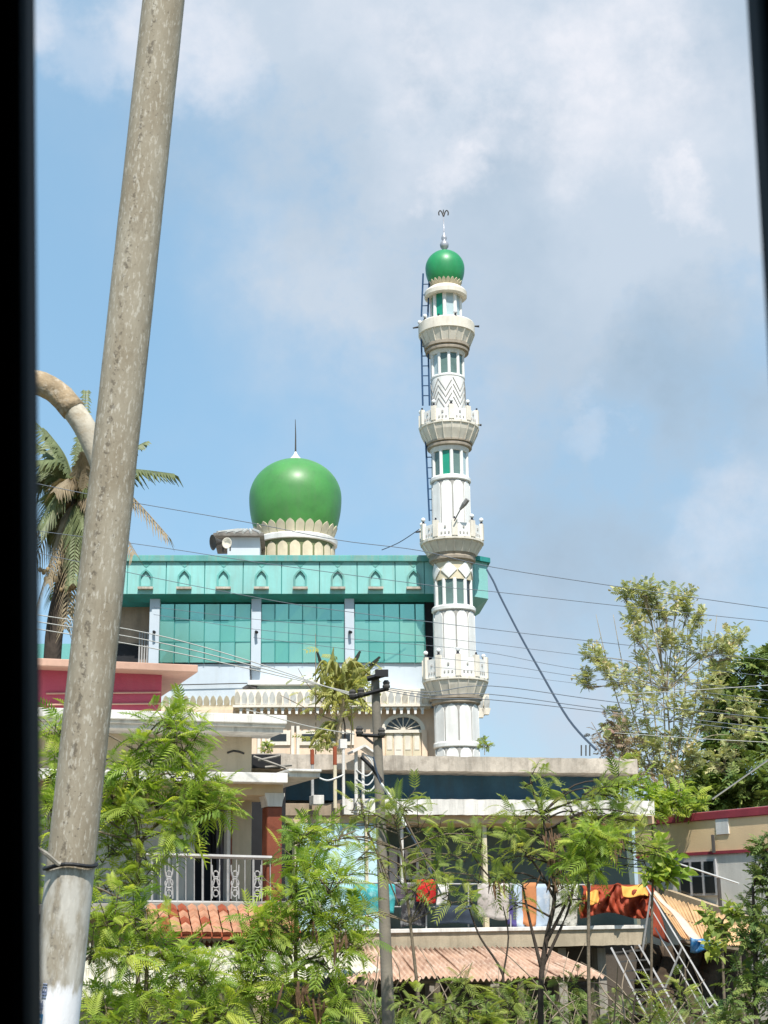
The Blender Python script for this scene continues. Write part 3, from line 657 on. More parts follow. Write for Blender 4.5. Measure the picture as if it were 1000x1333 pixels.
# ------------------------------------------------------------------ beige house at left
E_ = Frame(330, 930, 29, 20)
bh = E_.thing('beige_house', 'beige two storey house with white roof slab, crimson penthouse and brown balcony column', 'house')
BK = -7
def eb(name, m, x0, x1, y0, y1, d0, d1, parent=None, bevel=.015, ref=None):
    b = MB(); E_.box(b, x0, x1, y0, y1, d0, d1, ref); return b.build(name, m, parent or bh, bevel=bevel)
eb('upper_wall', beige, -150, 328, 944, 1004, BK, 0)
rs = eb('roof_slab', slabw, -160, 374, 922.5, 934.5, BK, 1.0); eb('slab_moulding', slabw, -160, 372, 934.7, 939.5, -.2, .93, rs); eb('slab_moulding', slabw, -160, 369, 939.5, 946.8, -.2, .84, rs)
eb('penthouse_wall', redwall, -80, 210.5, 868, 924, BK, -.1)
eb('penthouse_slab', pinkslab, -90, 258, 858, 868, BK, .4)
for y in (904, 918.5):
    MB().tube([E_.L(60, y-1, -.06), E_.L(209, y-2.5, -.06)], .018, 5).build('wall_pipe', pinkslab, bh)
cs = eb('canopy_slab', slabw, -150, 375, 1001.5, 1015, -1.5, 1.55); eb('canopy_end', slabw, 376.5, 417, 1003, 1012, -1.0, 1.5, cs); eb('canopy_lip', slabw, 376, 419, 1001.0, 1004.5, -1.0, 1.58, cs)
eb('beam', beigel, -150, 369, 1015, 1032.5, -.6, 1.15)
# crack on wall
MB().tube([E_.L(296, 980, .012), E_.L(304, 977.5, .012), E_.L(311, 978.5, .012), E_.L(318, 981, .012)], .02, 4).build('stain', darkgrey, bh)
colm = eb('column', browncol, 347.5, 367.5, 1050, 1178, .75, 1.13, bevel=.03)
s0, zc_ = E_.hit(357, 1050, 1.13); zt_ = E_.hit(357, 1032.5, 1.13)[1]; hw1, hw0 = px_m(13.5, 28), px_m(9.7, 28); s0 += .005
MB().prism([(s0-hw1, -1.16, zt_), (s0+hw1, -1.16, zt_), (s0+hw1, -1.16, zt_-.05), (s0+hw0*1.12, -1.16, zt_-.14), (s0+hw0, -1.16, zc_), (s0-hw0, -1.16, zc_), (s0-hw0*1.12, -1.16, zt_-.14), (s0-hw1, -1.16, zt_-.05)], (0, .45, 0)).build('capital', slabw, colm)
# lower storey: wall with door opening, dark room behind
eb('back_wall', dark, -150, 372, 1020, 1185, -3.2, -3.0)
eb('front_wall', greypanel, -150, 254, 1032, 1182, -.5, -.2, bevel=0)
eb('wall_pier', beige, 301, 327.5, 1028, 1182, -.5, -.2)
df = eb('door_frame', slabw, 295.5, 300.5, 1030, 1182, -.45, -.18); eb('door_jamb', browncol, 300.6, 302.2, 1030, 1182, -.45, -.17, df)
for i in range(3):                                   # curtain in the doorway
    b = MB(); x0 = 274+i*7
    def fn(u, v):
        q = E_.L(x0+u*7.5, 1036+v*146, -.7); q.y += .07*math.sin(u*9+i*2)+.02*math.sin(v*6); return q
    b.grid(fn, 8, 6); b.build('curtain', [dark, mat('grey_curtain', (.16, .15, .17), .8), mat('pale_curtain', (.34, .31, .33), .8)][i], bh, smooth=True, solid=.01)
sh = eb('shutter_board', greypanel, 205, 241, 1116, 1184, -.19, -.15); 
for x in (214, 223, 232): eb('board', greypanel, x, x+8.2, 1117, 1184, -.15, -.13, sh, bevel=.004)
eb('balcony_floor', concrete, -150, 420, 1176, 1190, -3, 1.45)
# balcony railing
dr = 1.2
def rp(px, py): return E_.L(px, py, dr)
rail = MB().bar(rp(190, 1112.5), rp(354, 1117), .055).build('balcony_railing', railm, bh)
for x in list(range(198, 354, 11)):
    y = 1113+(x-190)*.027; wide = ((x-198)//11) % 3 == 0
    MB().bar(rp(x, y), rp(x, 1177), .028 if wide else .013).build('baluster', railm, rail)
for cx in (220, 281, 306, 335):
    y = 1114+(cx-190)*.027
    for yy, r_ in ((1150, 5.0), (1138, 3.4), (1163, 3.6)):
        c = rp(cx, yy); rad = px_m(r_, 28); pts = [c+Vector((rad*math.cos(a), 0, rad*math.sin(a)*1.15)) for a in [2*math.pi*k/14 for k in range(15)]]
        MB().tube(pts, .014, 5).build('scroll', railm, rail)
    for sx in (-5, 5):
        MB().tube(crom([rp(cx+sx, 1126), rp(cx+sx*.9, 1137), rp(cx+sx*.35, 1146), rp(cx+sx*.9, 1156), rp(cx+sx, 1170)], 4), .013, 5).build('scroll', railm, rail)
MB().bar(rp(190, 1174), rp(354, 1176), .04).build('bottom_rail', railm, rail)
eb('ground_wall', beige, -150, 330, 1190, 1420, BK, -.3)
# terracotta tiled awning under the balcony
tz = [E_.L(190, 1179, 1.5), E_.L(384, 1181, 1.5), E_.L(392, 1213, 2.6), E_.L(196, 1211, 2.6)]
aw = MB().add([tz[0]-Vector((0,0,.06)), tz[1]-Vector((0,0,.06)), tz[2]-Vector((0,0,.06)), tz[3]-Vector((0,0,.06)), tz[0]-Vector((0,0,.1)), tz[1]-Vector((0,0,.1)), tz[2]-Vector((0,0,.1)), tz[3]-Vector((0,0,.1))],
     [(0,1,2,3),(7,6,5,4),(0,4,5,1),(1,5,6,2),(2,6,7,3),(3,7,4,0)]).build('tiled_awning', tiled, bh)
ncol, nrow = 15, 4
for j in range(nrow):
    for i in range(ncol):
        u0, u1 = i/ncol, (i+1)/ncol; v0, v1 = j/nrow, (j+1)/nrow+.05
        g = lambda u, v: tz[0].lerp(tz[1], u).lerp(tz[3].lerp(tz[2], u), v)
        um = (u0+u1)/2; lift = .035+random.uniform(-.008, .012); a, c_, d_ = g(u0+.004, v0), g(u1-.004, v0), g(um, v0)
        a2, c2, d2_ = g(u0+.004, v1), g(u1-.004, v1), g(um, v1); up = Vector((0, 0, lift)); hp = Vector((0, 0, .05))
        MB().add([a, d_+hp, c_, a2+up, d2_+up+hp, c2+up, a2, c2, d2_+up*.2], [(0,1,4,3),(1,2,5,4),(3,4,8,6),(4,5,7,8)]).build('tile', tilem if random.random() < .8 else tiled, aw)
for i in range(ncol):
    g0 = tz[3].lerp(tz[2], (i+.08)/ncol); g1 = tz[3].lerp(tz[2], (i+.92)/ncol); dn = Vector((0, 0, -.13+random.uniform(-.02, .02)))
    MB().prism([g0, g1, g1+dn, g0+dn], (0, .03, 0)).build('end_tile', tiled, aw)

# ------------------------------------------------------------------ blue building
B = Frame(600, 1000, 35.5, 16)
bb = B.thing('blue_building', 'low flat roofed house with dark blue upper band and mouldy concrete slabs', 'house')
BK = -8
def bx(name, m, x0, x1, y0, y1, d0, d1, parent=None, bevel=.012, ref=None):
    b = MB(); B.box(b, x0, x1, y0, y1, d0, d1, ref); return b.build(name, m, parent or bb, bevel=bevel)
def rough_slab(name, m, x0, x1, y0, y1, d0, d1, parent=None, amp=.005, seg=60):
    xm, ym = (x0+x1)/2, (y0+y1)/2; s0, s1 = B.hit(x0, ym, d1)[0], B.hit(x1, ym, d1)[0]; zt, zb = B.hit(xm, y0, d1)[1], B.hit(xm, y1, d1)[1]
    b = MB(); ring_ = [(-d1, zb), (-d1, (zb+zt)/2), (-d1, zt), (-d0, zt), (-d0, zb)]; vs = []; fs = []
    for i in range(seg+1):
        s = s0+(s1-s0)*i/seg; j = [random.gauss(0, amp) for _ in range(8)]
        for k, (y, z) in enumerate(ring_): vs.append((s, y+(j[k]*.6 if k < 3 else 0), z+(j[k+3] if k in (0, 2) else 0)))
    for i in range(seg):
        for k in range(5): fs.append((i*5+k, i*5+(k+1) % 5, (i+1)*5+(k+1) % 5, (i+1)*5+k))
    fs += [tuple(range(5)), tuple(seg*5+k for k in range(5))[::-1]]
    return b.add(vs, fs).build(name, m, parent or bb)
rough_slab('roof_slab', slabc, 328, 830, 984.5, 1004, BK, 1.05)
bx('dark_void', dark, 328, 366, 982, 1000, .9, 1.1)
for a_, c_ in (((330, 985), (372, 1000)), ((336, 990), (365, 984)), ((345, 999), (380, 996))):
    MB().tube([B.L(*a_, 1.25), B.L(*c_, 1.3)], .03, 5).build('scrap_timber', concrete, bb)
bx('upper_wall', bluewall, 366, 782, 1003, 1043, BK, 0, bevel=0)
rough_slab('canopy', slabw, 448, 852, 1041, 1061, -1, 1.35, amp=.004)
bx('canopy_soffit_beam', beigel, 362, 852, 1061.5, 1072, -.8, 1.15)
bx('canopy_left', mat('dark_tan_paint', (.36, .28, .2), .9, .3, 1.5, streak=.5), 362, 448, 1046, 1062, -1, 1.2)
bx('pale_blue_wall', paleblue, 388, 497, 1072, 1212, .7, 1.14)
bx('side_strip', greenwall, 364, 383.5, 1072, 1212, .2, .35)
bx('cream_pillar', petalm, 383.5, 388, 1070, 1212, .9, 1.17)
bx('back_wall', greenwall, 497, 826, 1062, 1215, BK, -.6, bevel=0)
w = bx('window', mat('pinkish_white_frame', (.60, .53, .52), .7), 507, 562, 1104, 1160, -.6, -.5)
for x0, x1, y0, y1 in ((518, 527.5, 1111, 1140), (532, 542, 1111, 1140), (546.5, 557, 1111, 1140), (518, 542, 1145, 1158)):
    bx('pane', mat('maroon_dark_pane', (.05, .02, .022), .3, bump=0), x0, x1, y0, y1, -.5, -.47, w)
bx('cream_pillar', petalm, 629.5, 635.5, 1062, 1212, .85, 1.0)
bx('window_head', petalm, 636, 700, 1068, 1071, .85, .98)
bx('pale_post', slabw, 522, 526, 1062, 1180, .9, 1.0); bx('yellow_pipe', petalm, 476, 480, 1055, 1210, 1.2, 1.27)
rough_slab('deck', mat('deck_concrete', (.42, .35, .25), .9, .25, 1.5, streak=.5, streakcol=(.16, .13, .09)), 440, 842, 1211, 1234, -2, 2.1, amp=.004)
bx('deck_edge', slabw, 440, 842, 1207.5, 1212.5, 1.7, 2.16, bevel=.01)
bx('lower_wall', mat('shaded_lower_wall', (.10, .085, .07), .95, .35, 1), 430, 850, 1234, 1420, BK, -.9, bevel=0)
for x in (470, 560, 640, 730, 782): bx('deck_column', concrete, x, x+11, 1234, 1420, 1.2, 1.55)
# rusty corrugated lean-to roof below the deck, each sheet its own
lean = B.thing('rusty_lean_to', 'rusty red corrugated lean-to roof on thin posts under the concrete deck', 'lean-to')
c00, c10, c11, c01 = B.L(438, 1233, 2.2), B.L(712, 1236, 2.2), B.L(784, 1272, 4.2), B.L(452, 1277, 4.2)
for i in range(11):
    b = MB(); u0, u1 = i/11, (i+1)/11+.006; lift = (i % 2)*.012; wob = random.uniform(-.03, .05)
    def fn(u, v):
        U = u0+(u1-u0)*u; p = c00.lerp(c10, U).lerp(c01.lerp(c11, U), v*(1+wob)); p.z += .035*math.sin(U*11*4*2*math.pi)+lift+.02*math.sin(v*5+i); return p
    b.grid(fn, 24, 5); b.build('roof_sheet', rust, lean, smooth=True, solid=.008)
for u in (.03, .35, .68, .97):
    p = c01.lerp(c11, u); MB().bar((p.x, p.y+.15, 0), (p.x, p.y+.15, p.z-.06), .09).build('post', bark, lean)
for v in (.1, .9):
    p, q = c00.lerp(c01, v)-Vector((0, 0, .09)), c10.lerp(c11, v)-Vector((0, 0, .09)); MB().bar(p, q, .07).build('purlin', bark, lean)
# pale fibre-cement sheets lower left
pl = E_.thing('fibre_sheet_roof', 'pale mossy fibre sheet roof below the terracotta awning', 'roof')
c00, c10, c11, c01 = E_.L(70, 1232, 2.2), E_.L(440, 1222, 2.0), E_.L(492, 1266, 4.6), E_.L(60, 1306, 5.2)
for i in range(12):
    b = MB(); u0, u1 = i/12, (i+1)/12+.005; lift = (i % 2)*.012
    def fn(u, v):
        U = u0+(u1-u0)*u; p = c00.lerp(c10, U).lerp(c01.lerp(c11, U), v); p.z += .03*math.sin(U*12*5*2*math.pi)+lift; return p
    b.grid(fn, 30, 3); b.build('roof_sheet', palesheet, pl, smooth=True, solid=.01)
for u in (.05, .5, .95):
    p = c01.lerp(c11, u); MB().bar((p.x, p.y+.12, 0), (p.x, p.y+.12, p.z-.05), .1).build('post', bark, pl)
# clothes rail and washing on the deck
dcl = 1.9
cl = B.thing('clothes_rail', 'thin metal clothes rail along the deck edge', 'rail')
MB().tube([B.L(430, 1149, dcl), B.L(600, 1151, dcl), B.L(770, 1152, dcl)], .02, 6).build('top_bar', railm, cl)
MB().tube([B.L(430, 1180, dcl), B.L(770, 1182, dcl)], .016, 6).build('lower_bar', railm, cl)
for x in (432, 461, 500, 555, 610, 665, 715, 768): MB().tube([B.L(x, 1149.5, dcl), B.L(x, 1211, dcl)], .018, 6).build('upright', railm, cl)
def cloth(x0, x1, y0, y1, m, name, label, sw=.05, d=dcl+.05, cat='cloth', group=None):
    b = MB(); ph = random.random()*6; k = (x1-x0)/9
    def fn(u, v):
        p = B.L(x0+(x1-x0)*u+1.2*math.sin(v*4+ph)*v, y0+(y1-y0)*v*(1+.05*math.sin(u*5+ph)), d); p.y -= sw*(.4+v)*math.sin(u*k*2.4+ph)*.6+.03*math.sin(v*5); return p
    b.grid(fn, 16, 10)
    t = B.thing(name, label, cat, group); b.build('fabric', m, t, smooth=True, solid=.012); return t
G = 'washing hung on the deck rail'
stripe = mat('turquoise_striped_cloth', (.05, .36, .38), .85, .5, 7, grain=20, blot=.5, blotcol=(.4, .62, .62), bscale=9)
cloth(460, 514, 1151, 1190, stripe, 'towel', 'turquoise striped towel hanging behind the utility pole', cat='towel', group=G)
cloth(430, 459, 1152, 1172, mat('pale_teal_cloth', (.30, .52, .55), .85), 'towel', 'small pale teal cloth left of the turquoise towel', cat='towel', group=G)
cloth(513, 546, 1151, 1170, mat('purple_grey_cloth', (.12, .10, .13), .9, .25), 'garment', 'purple grey garment left of the red one', cat='garment', group=G)
cloth(543, 568, 1145, 1175, mat('bright_red_cloth', (.62, .02, .025), .8, .25), 'garment', 'bright red garment bunched over the rail', sw=.10, d=dcl+.30, cat='garment', group=G)
cloth(569, 584, 1150, 1178, mat('off_white_cloth', (.66, .63, .60), .85), 'garment', 'off white garment right of the red one', cat='garment', group=G)
cloth(566, 617, 1179, 1203, mat('navy_cloth', (.04, .055, .08), .9, .3), 'sheet', 'dark navy sheet on the lower bar', d=dcl+.1, cat='sheet', group=G)
cloth(522, 556, 1172, 1206, mat('black_pattern_cloth', (.035, .035, .04), .9, .3, blot=.6, blotcol=(.3, .3, .3), bscale=7), 'garment', 'black patterned garment under the purple one', d=dcl+.02, cat='garment', group=G)
cloth(622, 662, 1150, 1196, mat('white_floral_cloth', (.58, .52, .48), .85, .3, blot=.8, blotcol=(.16, .17, .12), bscale=9), 'sheet', 'white floral sheet behind thin leaves', cat='sheet', group=G)
cloth(661, 672, 1160, 1205, mat('violet_cloth', (.10, .08, .25), .85), 'scarf', 'narrow violet scarf beside the pale blue cloth', cat='scarf', group=G)
cloth(668, 716, 1151, 1208, mat('pale_blue_print_cloth', (.42, .50, .60), .85, .3, blot=.5, blotcol=(.62, .6, .58), bscale=5), 'sheet', 'pale blue print sheet under the orange scarf', cat='sheet', group=G)
cloth(680, 698, 1149, 1205, mat('orange_cloth', (.55, .22, .09), .85, .3), 'scarf', 'orange scarf hanging over the pale blue sheet', d=dcl+.12, cat='scarf', group=G)
cloth(716, 752, 1152, 1206, mat('white_leafy_cloth', (.6, .58, .52), .85, .3, blot=.85, blotcol=(.10, .11, .08), bscale=11), 'sheet', 'white and black speckled sheet right of the pale blue one', cat='sheet', group=G)
# orange tarp over crates at the deck end
tp = B.thing('orange_tarpaulin', 'torn orange red tarpaulin draped over the deck end', 'tarpaulin')
b = MB()
def fn(u, v):
    top = 1158+5*math.sin(u*9)+4*math.sin(u*21+1); bot = 1192+4*math.sin(u*7+2)
    d = 1.3+.9*min(1, v*3) if v < .34 else 2.2+.16*math.sin(u*17+v*5)+.12*math.sin(u*31+v*9)+.06*math.sin(u*53-v*13)
    yy = 1152+(top-1152)*(v*3) if v < .34 else top+(bot-top)*((v-.34)/.66)
    return B.L(757+u*92+3*math.sin(v*6), yy, d)
b.grid(fn, 40, 16); b.build('cloth', orange, tp, smooth=True, solid=.012)
b = MB()
def fn(u, v): return B.L(845+u*9+v*4+14*u*v, 1160+v*(58)+u*10, 2.15-1.0*u+.1*math.sin(v*8+u*4))
b.grid(fn, 8, 14); b.build('flap', orange, tp, smooth=True, solid=.012)
for i, (x0, x1, y0, y1, lb) in enumerate(((809, 842, 1153, 1167, 'wide sunlit patch on top of the red tarpaulin, coloured yellow orange'), (763, 779, 1160, 1177, 'small sunlit patch at the left of the red tarpaulin, coloured yellow orange'))):
    b = MB(); t = B.thing('lit_tarp_patch', lb, 'sheet', 'sunlit patches of the tarpaulin, coloured yellow')  # sunlit top of the same tarpaulin, painted as lighter pieces laid over it
    def fn(u, v): return B.L(x0+(x1-x0)*u+2*v, y0+(y1-y0)*v+1.5*math.sin(u*6), 2.25+.05*math.sin(u*9+v*4)+.22*v)
    b.grid(fn, 10, 6); b.build('lit_patch', orangelit, t, smooth=True, solid=.01)
# conduits with cable loops above the canopy
for i, (x, y0, y1, rm, lb) in enumerate(((407, 976, 1040, railm, 'leftmost pale conduit pipe standing on the blue building canopy'), (436.5, 972, 1052, petalm, 'rusty cream conduit pipe second from the left on the canopy'), (447.5, 966, 1050, slabw, 'white conduit pipe third from the left carrying a small box'),
        (464, 976, 1046, slabw, 'white conduit pipe under the tilted white cover'), (473, 980, 1046, slabw, 'thin white conduit pipe with hanging cable loops'))):
    t = B.thing('conduit_pipe', lb, 'pipe', 'conduit pipes on the blue building')
    p, q = B.L(x, y1, 1.5), B.L(x-.5, y0, 1.5); MB().tube([p, q], .042 if i in (1, 3) else .034, 8).build('pipe', rm, t)
    if i == 2: B.box(bz := MB(), 443, 452, 962, 974, 1.4, 1.55); bz.build('meter_box', slabw, t)
    if i in (0, 1): MB().tube([q.lerp(p, .0), q.lerp(p, .3)], .046, 8).build('rust_collar', tiled, t)
    if i == 4:
        for k, (w_, h_) in enumerate(((16, 46), (12, 38), (9, 26))):
            MB().tube(crom([B.L(474, 982, 1.55), B.L(474+w_, 990, 1.6), B.L(476+w_, 990+h_*.5, 1.6), B.L(470+w_*.7, 984+h_, 1.6), B.L(464, 976+h_, 1.55)], 5), .016, 5).build('cable_loop', whitecable, t)
t = B.thing('conduit_cover', 'tilted white sheet cover on top of two conduit pipes', 'cover')
MB().prism([B.L(452, 980, 1.2), B.L(468, 972, 1.2), B.L(485, 984, 1.2), B.L(484, 986, 1.2), B.L(468, 975, 1.2), B.L(453, 983, 1.2)], (0, -.5, 0)).build('sheet', slabw, t)
MB().tube(crom([B.L(416, 1013, 1.52), B.L(428, 1016, 1.55), B.L(447, 1009, 1.52)], 5), .02, 5).build('slack_cable', whitecable, cat='cable', label='slack white cable between two conduit pipes').matrix_world = Matrix.Translation(B.O) @ Matrix.Rotation(B.yaw, 4, 'Z')
b = MB(); B.box(b, 408, 422, 1035, 1047, 1.4, 1.8); o = b.build('tilted_box', slabw, bevel=.01, label='small white box tilted on the canopy edge below a conduit', cat='box'); o.matrix_world = Matrix.Translation(B.O) @ Matrix.Rotation(B.yaw, 4, 'Z')
for x in (757, 763, 768):                            # rebar stubs
    MB().tube([B.L(x, 984, -2), B.L(x, 970, -2)], .02, 5).build('rebar_stub', darkgrey, bb)

# metal stair at the right end of the deck
st = thing('metal_stair', 'steep pale metal stair with handrails leading down from the deck end', 'stair', (0, 0, 0))
def sp(px, py, Y): return at(px, py, Y)
lines = [((796, 1234, 33.6), (882, 1400, 31.5)), ((832, 1230, 34.2), (933, 1405, 32.1))]
(a0_, a1_), (b0_, b1_) = [(sp(*p), sp(*q)) for p, q in lines]
MB().bar(a0_, a1_, .038).build('stringer', railm, st); MB().bar(b0_, b1_, .04).build('stringer', railm, st)
n = 13
for i in range(n):
    t_ = (i+.5)/n; p, q = a0_.lerp(a1_, t_), b0_.lerp(b1_, t_)
    MB().add([p, q, q+Vector((0, .22, 0)), p+Vector((0, .22, 0)), p-Vector((0, 0, .03)), q-Vector((0, 0, .03)), q+Vector((0, .22, -.03)), p+Vector((0, .22, -.03))], [(0,1,2,3),(7,6,5,4),(0,4,5,1),(1,5,6,2),(2,6,7,3),(3,7,4,0)]).build('tread', darkgrey, st)
for (p, q, w_) in (((841, 1153, 34), (985, 1395, 31.9), .034), ((853, 1208, 34), (962, 1395, 31.9), .028), ((846, 1180, 34), (973, 1395, 31.9), .022), ((811, 1235, 33.7), (905, 1410, 31.5), .022), ((822, 1232, 33.9), (918, 1408, 31.8), .02)):
    MB().bar(sp(*p), sp(*q), w_).build('handrail', railm, st)
for t_ in (.05, .35, .65, .95):
    p = b0_.lerp(b1_, t_); q = sp(841, 1153, 34).lerp(sp(985, 1395, 31.9), t_); MB().bar(p, q, .03).build('baluster', railm, st)

# ------------------------------------------------------------------ right house
H = Frame(870, 1062, 42, -62)
rh = H.thing('right_house', 'cream house with crimson eave and three pane window seen at an angle', 'house')
def hx(name, m, x0, x1, y0, y1, d0, d1, parent=None, bevel=.012, yx=None):
    xm = yx if yx else (x0+x1)/2; s0, s1 = H.hit(x0, (y0+y1)/2, d1)[0], H.hit(x1, (y0+y1)/2, d1)[0]; zt, zb = H.hit(xm, y0, d1)[1], H.hit(xm, y1, d1)[1]
    return MB().box(s0, s1, -d1, -d0, zb, zt).build(name, m, parent or rh, bevel=bevel)
creamh = mat('cream_house_paint', (.88, .64, .38), .85, .08, 1, streak=.08, streakcol=(.4, .3, .2)); lowh = mat('pale_grey_house_paint', (.80, .76, .69), .85, .12, 1.2, streak=.2, streakcol=(.34, .32, .28))
sA_, sB_ = H.hit(826, 1070, 0)[0], H.hit(1060, 1050, 0)[0]
zE = H.hit(870, 1061.6, .05)[1]; zE2 = H.hit(870, 1072, .05)[1]; zM = H.hit(870, 1111.5, 0)[1]; zM0 = H.hit(870, 1115.5, 0)[1]
MB().box(sA_-.05, sB_+2, -.05, 6, zE2, zE).build('roof_edge', redroof, rh, bevel=.02)
MB().box(sA_, sB_+1.9, .02, 6.1, zE-.04, zE+.015).build('roof', slabc, rh)
MB().box(sA_, sB_+1.8, 0, 5.5, zM, zE2).build('upper_wall', creamh, rh)
MB().box(sA_, sB_+1.8, -.03, .3, zM0, zM-.002).build('red_band', redroof, rh)
MB().box(sA_, sB_+1.8, .02, 5.5, 0, zM0-.002).build('lower_wall', lowh, rh)
sw0, sw1 = H.hit(886, 1140, 0)[0], H.hit(934, 1140, 0)[0]; zw1, zw0 = H.hit(910, 1119, 0)[1], H.hit(910, 1166, 0)[1]
w = MB().box(sw0, sw1, -.04, .05, zw0, zw1).build('window', mat('grey_white_frame', (.52, .51, .52), .7), rh)
n3 = 3
for i in range(n3):
    a_, c_ = sw0+(sw1-sw0)*(i+.10)/n3, sw0+(sw1-sw0)*(i+.86)/n3
    for z0_, z1_ in ((zw0+.06, zw0+(zw1-zw0)*.52), (zw0+(zw1-zw0)*.57, zw1-.06)): MB().box(a_, c_, -.055, -.042, z0_, z1_).build('pane', darkglass, w)
s_, z_ = H.hit(934, 1108, 0); MB().tube([(s_, -.12, H.hit(934, 1110, 0)[1]), (s_, -.12, H.hit(932, 1087, 0)[1])], .05, 6).build('downpipe', darkgrey, rh)
s_, z_ = H.hit(941, 1075, 0); MB().box(s_-.25, s_+.25, -.03, 0, z_-.22, z_+.2).build('notice', white, rh)
# ledge (raking) and tan lean-to sheets in front of it
lg = MB(); 
p0, p1 = H.L(846, 1149, .1), H.L(990, 1197, .1)
lg.prism([p0, p1, p1-Vector((0, 0, .28)), p0-Vector((0, 0, .28))], (0, -.18, 0)); lg.build('raking_ledge', mat('tan_ledge', (.46, .36, .24), .9, .25, 1.5, streak=.4), rh)
tn = thing('tan_lean_to', 'sunlit tan sheet lean-to roof against the cream house', 'lean-to', (0, 0, 0))
c00, c10, c11, c01 = at(846, 1160, 39.5), at(985, 1206, 35.5), at(962, 1232, 33.5), at(902, 1228, 34.2)
c01 = at(888, 1222, 35)
for i in range(8):
    b = MB(); u0, u1 = i/8, (i+1)/8+.006; lift = (i % 2)*.012
    def fn(u, v):
        U = u0+(u1-u0)*u; p = c00.lerp(c10, U).lerp(c01.lerp(c11, U), v); p.z += .02*math.sin(U*8*3*2*math.pi)+lift; return p
    b.grid(fn, 18, 4); b.build('roof_sheet', tansheet, tn, smooth=True, solid=.01)
pale = MB()
def fn(u, v): return at(847+v*54+u*(8+10*v)*1.0, 1157+v*66+u*4+2*math.sin(v*9), 36.2-v*2.4)
pale.grid(fn, 4, 14); pale.build('edge_sheet', mat('pale_peach_sheet', (.68, .50, .38), .8, .2, 2), tn, smooth=True, solid=.02)
for p in (c01, c11): MB().bar((p.x, p.y+.1, 0), (p.x, p.y+.1, p.z-.04), .09).build('post', bark, tn)
MB().bar(c01-Vector((0, 0, .08)), c11-Vector((0, 0, .08)), .07).build('purlin', bark, tn)
bt = thing('blue_tarpaulin', 'crumpled blue and white tarpaulin hanging below the tan lean-to edge', 'tarpaulin', (0, 0, 0))
b = MB()
def fn(u, v): return at(899+u*46, 1220+u*8+v*(20-12*u)+1.5*math.sin(u*11), 33.9-.5*u-.25*math.sin(u*14+v*3)*.5)
b.grid(fn, 20, 6); b.build('cloth', bluet, bt, smooth=True, solid=.012)
for (p, q, lb) in (((858, 1116, 37), (962, 1150, 34), 'slack pale cable in front of the three pane window'), ((1005, 986, 40), (928, 1040, 44), 'pale stay cable rising from the crimson eave to the right')):
    MB().tube([at(*p), at(*q)], .022, 5).build('stay_cable', whitecable, label=lb, cat='cable')
o = thing('corner_post', 'short dark post beside the three pane window', 'post', at(938, 1180, 36.8)); MB().tube([(0, 0, 0), (0, 0, px_m(36, 37))], .05, 6).build('shaft', darkgrey, o)

def bank():  # added mound, coloured dark to stand for the shade under the tan roof
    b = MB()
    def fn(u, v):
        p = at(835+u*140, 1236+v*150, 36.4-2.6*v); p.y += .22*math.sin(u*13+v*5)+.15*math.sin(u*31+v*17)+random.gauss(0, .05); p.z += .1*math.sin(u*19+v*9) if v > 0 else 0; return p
    b.grid(fn, 40, 24); b.build('added_shade_mound', mat('painted_shade_brown', (.075, .052, .034), .95, .5, 2.5, blot=.5, blotcol=(.03, .035, .015), bscale=3, bump=.6), smooth=True, solid=.3, kind='structure')
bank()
# ------------------------------------------------------------------ utility pole
YU = 22.0
pt, pb = at(488.3, 879, YU), at(506, 1333, YU)
drn = (pb-pt)/(pt.z-pb.z); p00 = pt+drn*pt.z
up = thing('utility_pole', 'slim weathered utility pole with two crossarms in front of the mosque', 'utility pole', p00)
MB().tube([Vector((0, 0, 0)), (pt-p00)*.5, pt-p00], [.108, .088, .066], 10).build('shaft', polem, up, smooth=True, auto=40)
def uarm(x0, y0, x1, y1, w, nm='crossarm'):
    return MB().bar(at(x0, y0, YU-.13)-p00, at(x1, y1, YU-.13)-p00, w).build(nm, blackm, up)
ca = uarm(456, 909, 506, 896, .045); cb = uarm(464, 956.5, 500, 958.5, .04)
MB().bar(at(478, 884, YU-.1)-p00, at(500, 878, YU-.1)-p00, .06).build('top_bracket', blackm, up)
ins = [(459, 905), (470, 903), (503, 893), (468, 953), (497, 955)]
for x, y in ins:
    p = at(x, y, YU-.13)-p00; MB().lathe([(.02, p.z-.06), (.05, p.z-.03), (.06, p.z), (.045, p.z+.02), (.055, p.z+.05), (.03, p.z+.085)], 8, 0, (p.x, p.y)).build('insulator', darkgrey, ca if y < 930 else cb)
p = at(497, 876.5, YU-.2)-p00; MB().box(p.x-.1, p.x+.1, p.y-.05, p.y+.05, p.z-.05, p.z+.05).build('clamp', blackm, up)
MB().tube([at(486, 968, YU-.12)-p00, at(470, 955, YU-.12)-p00], .02, 5).build('brace', blackm, up)

# ------------------------------------------------------------------ wires
GW = 'overhead wires across the view'
def wire(pts, Y, r, lb, m=wirem, group=GW, name='overhead_wire', cat='wire', Y1=None):
    P = [at(x, y, Y if Y1 is None else Y+(Y1-Y)*i/(len(pts)-1)) for i, (x, y) in enumerate(pts)]
    MB().tube(crom(P, 6), r*(.72 if group else 1), 5).build(name, m, label=lb, cat=cat, group=group)
wire([(40, 628), (150, 650), (325, 680.5), (440, 703), (545, 716.5), (640, 738), (800, 763), (1030, 796)], 25, .0095, 'highest overhead wire, passing just below the big dome and right of the teal corner')
wire([(40, 690), (198, 711), (315, 729), (400, 741), (568, 763), (640, 770), (800, 788), (1030, 812)], 25, .0085, 'second overhead wire from the top, across the teal fascia')
wire([(40, 718), (200, 752), (318, 775), (420, 792), (620, 817), (800, 838), (1030, 862)], 24.5, .008, 'third overhead wire from the top, across the glass bays')
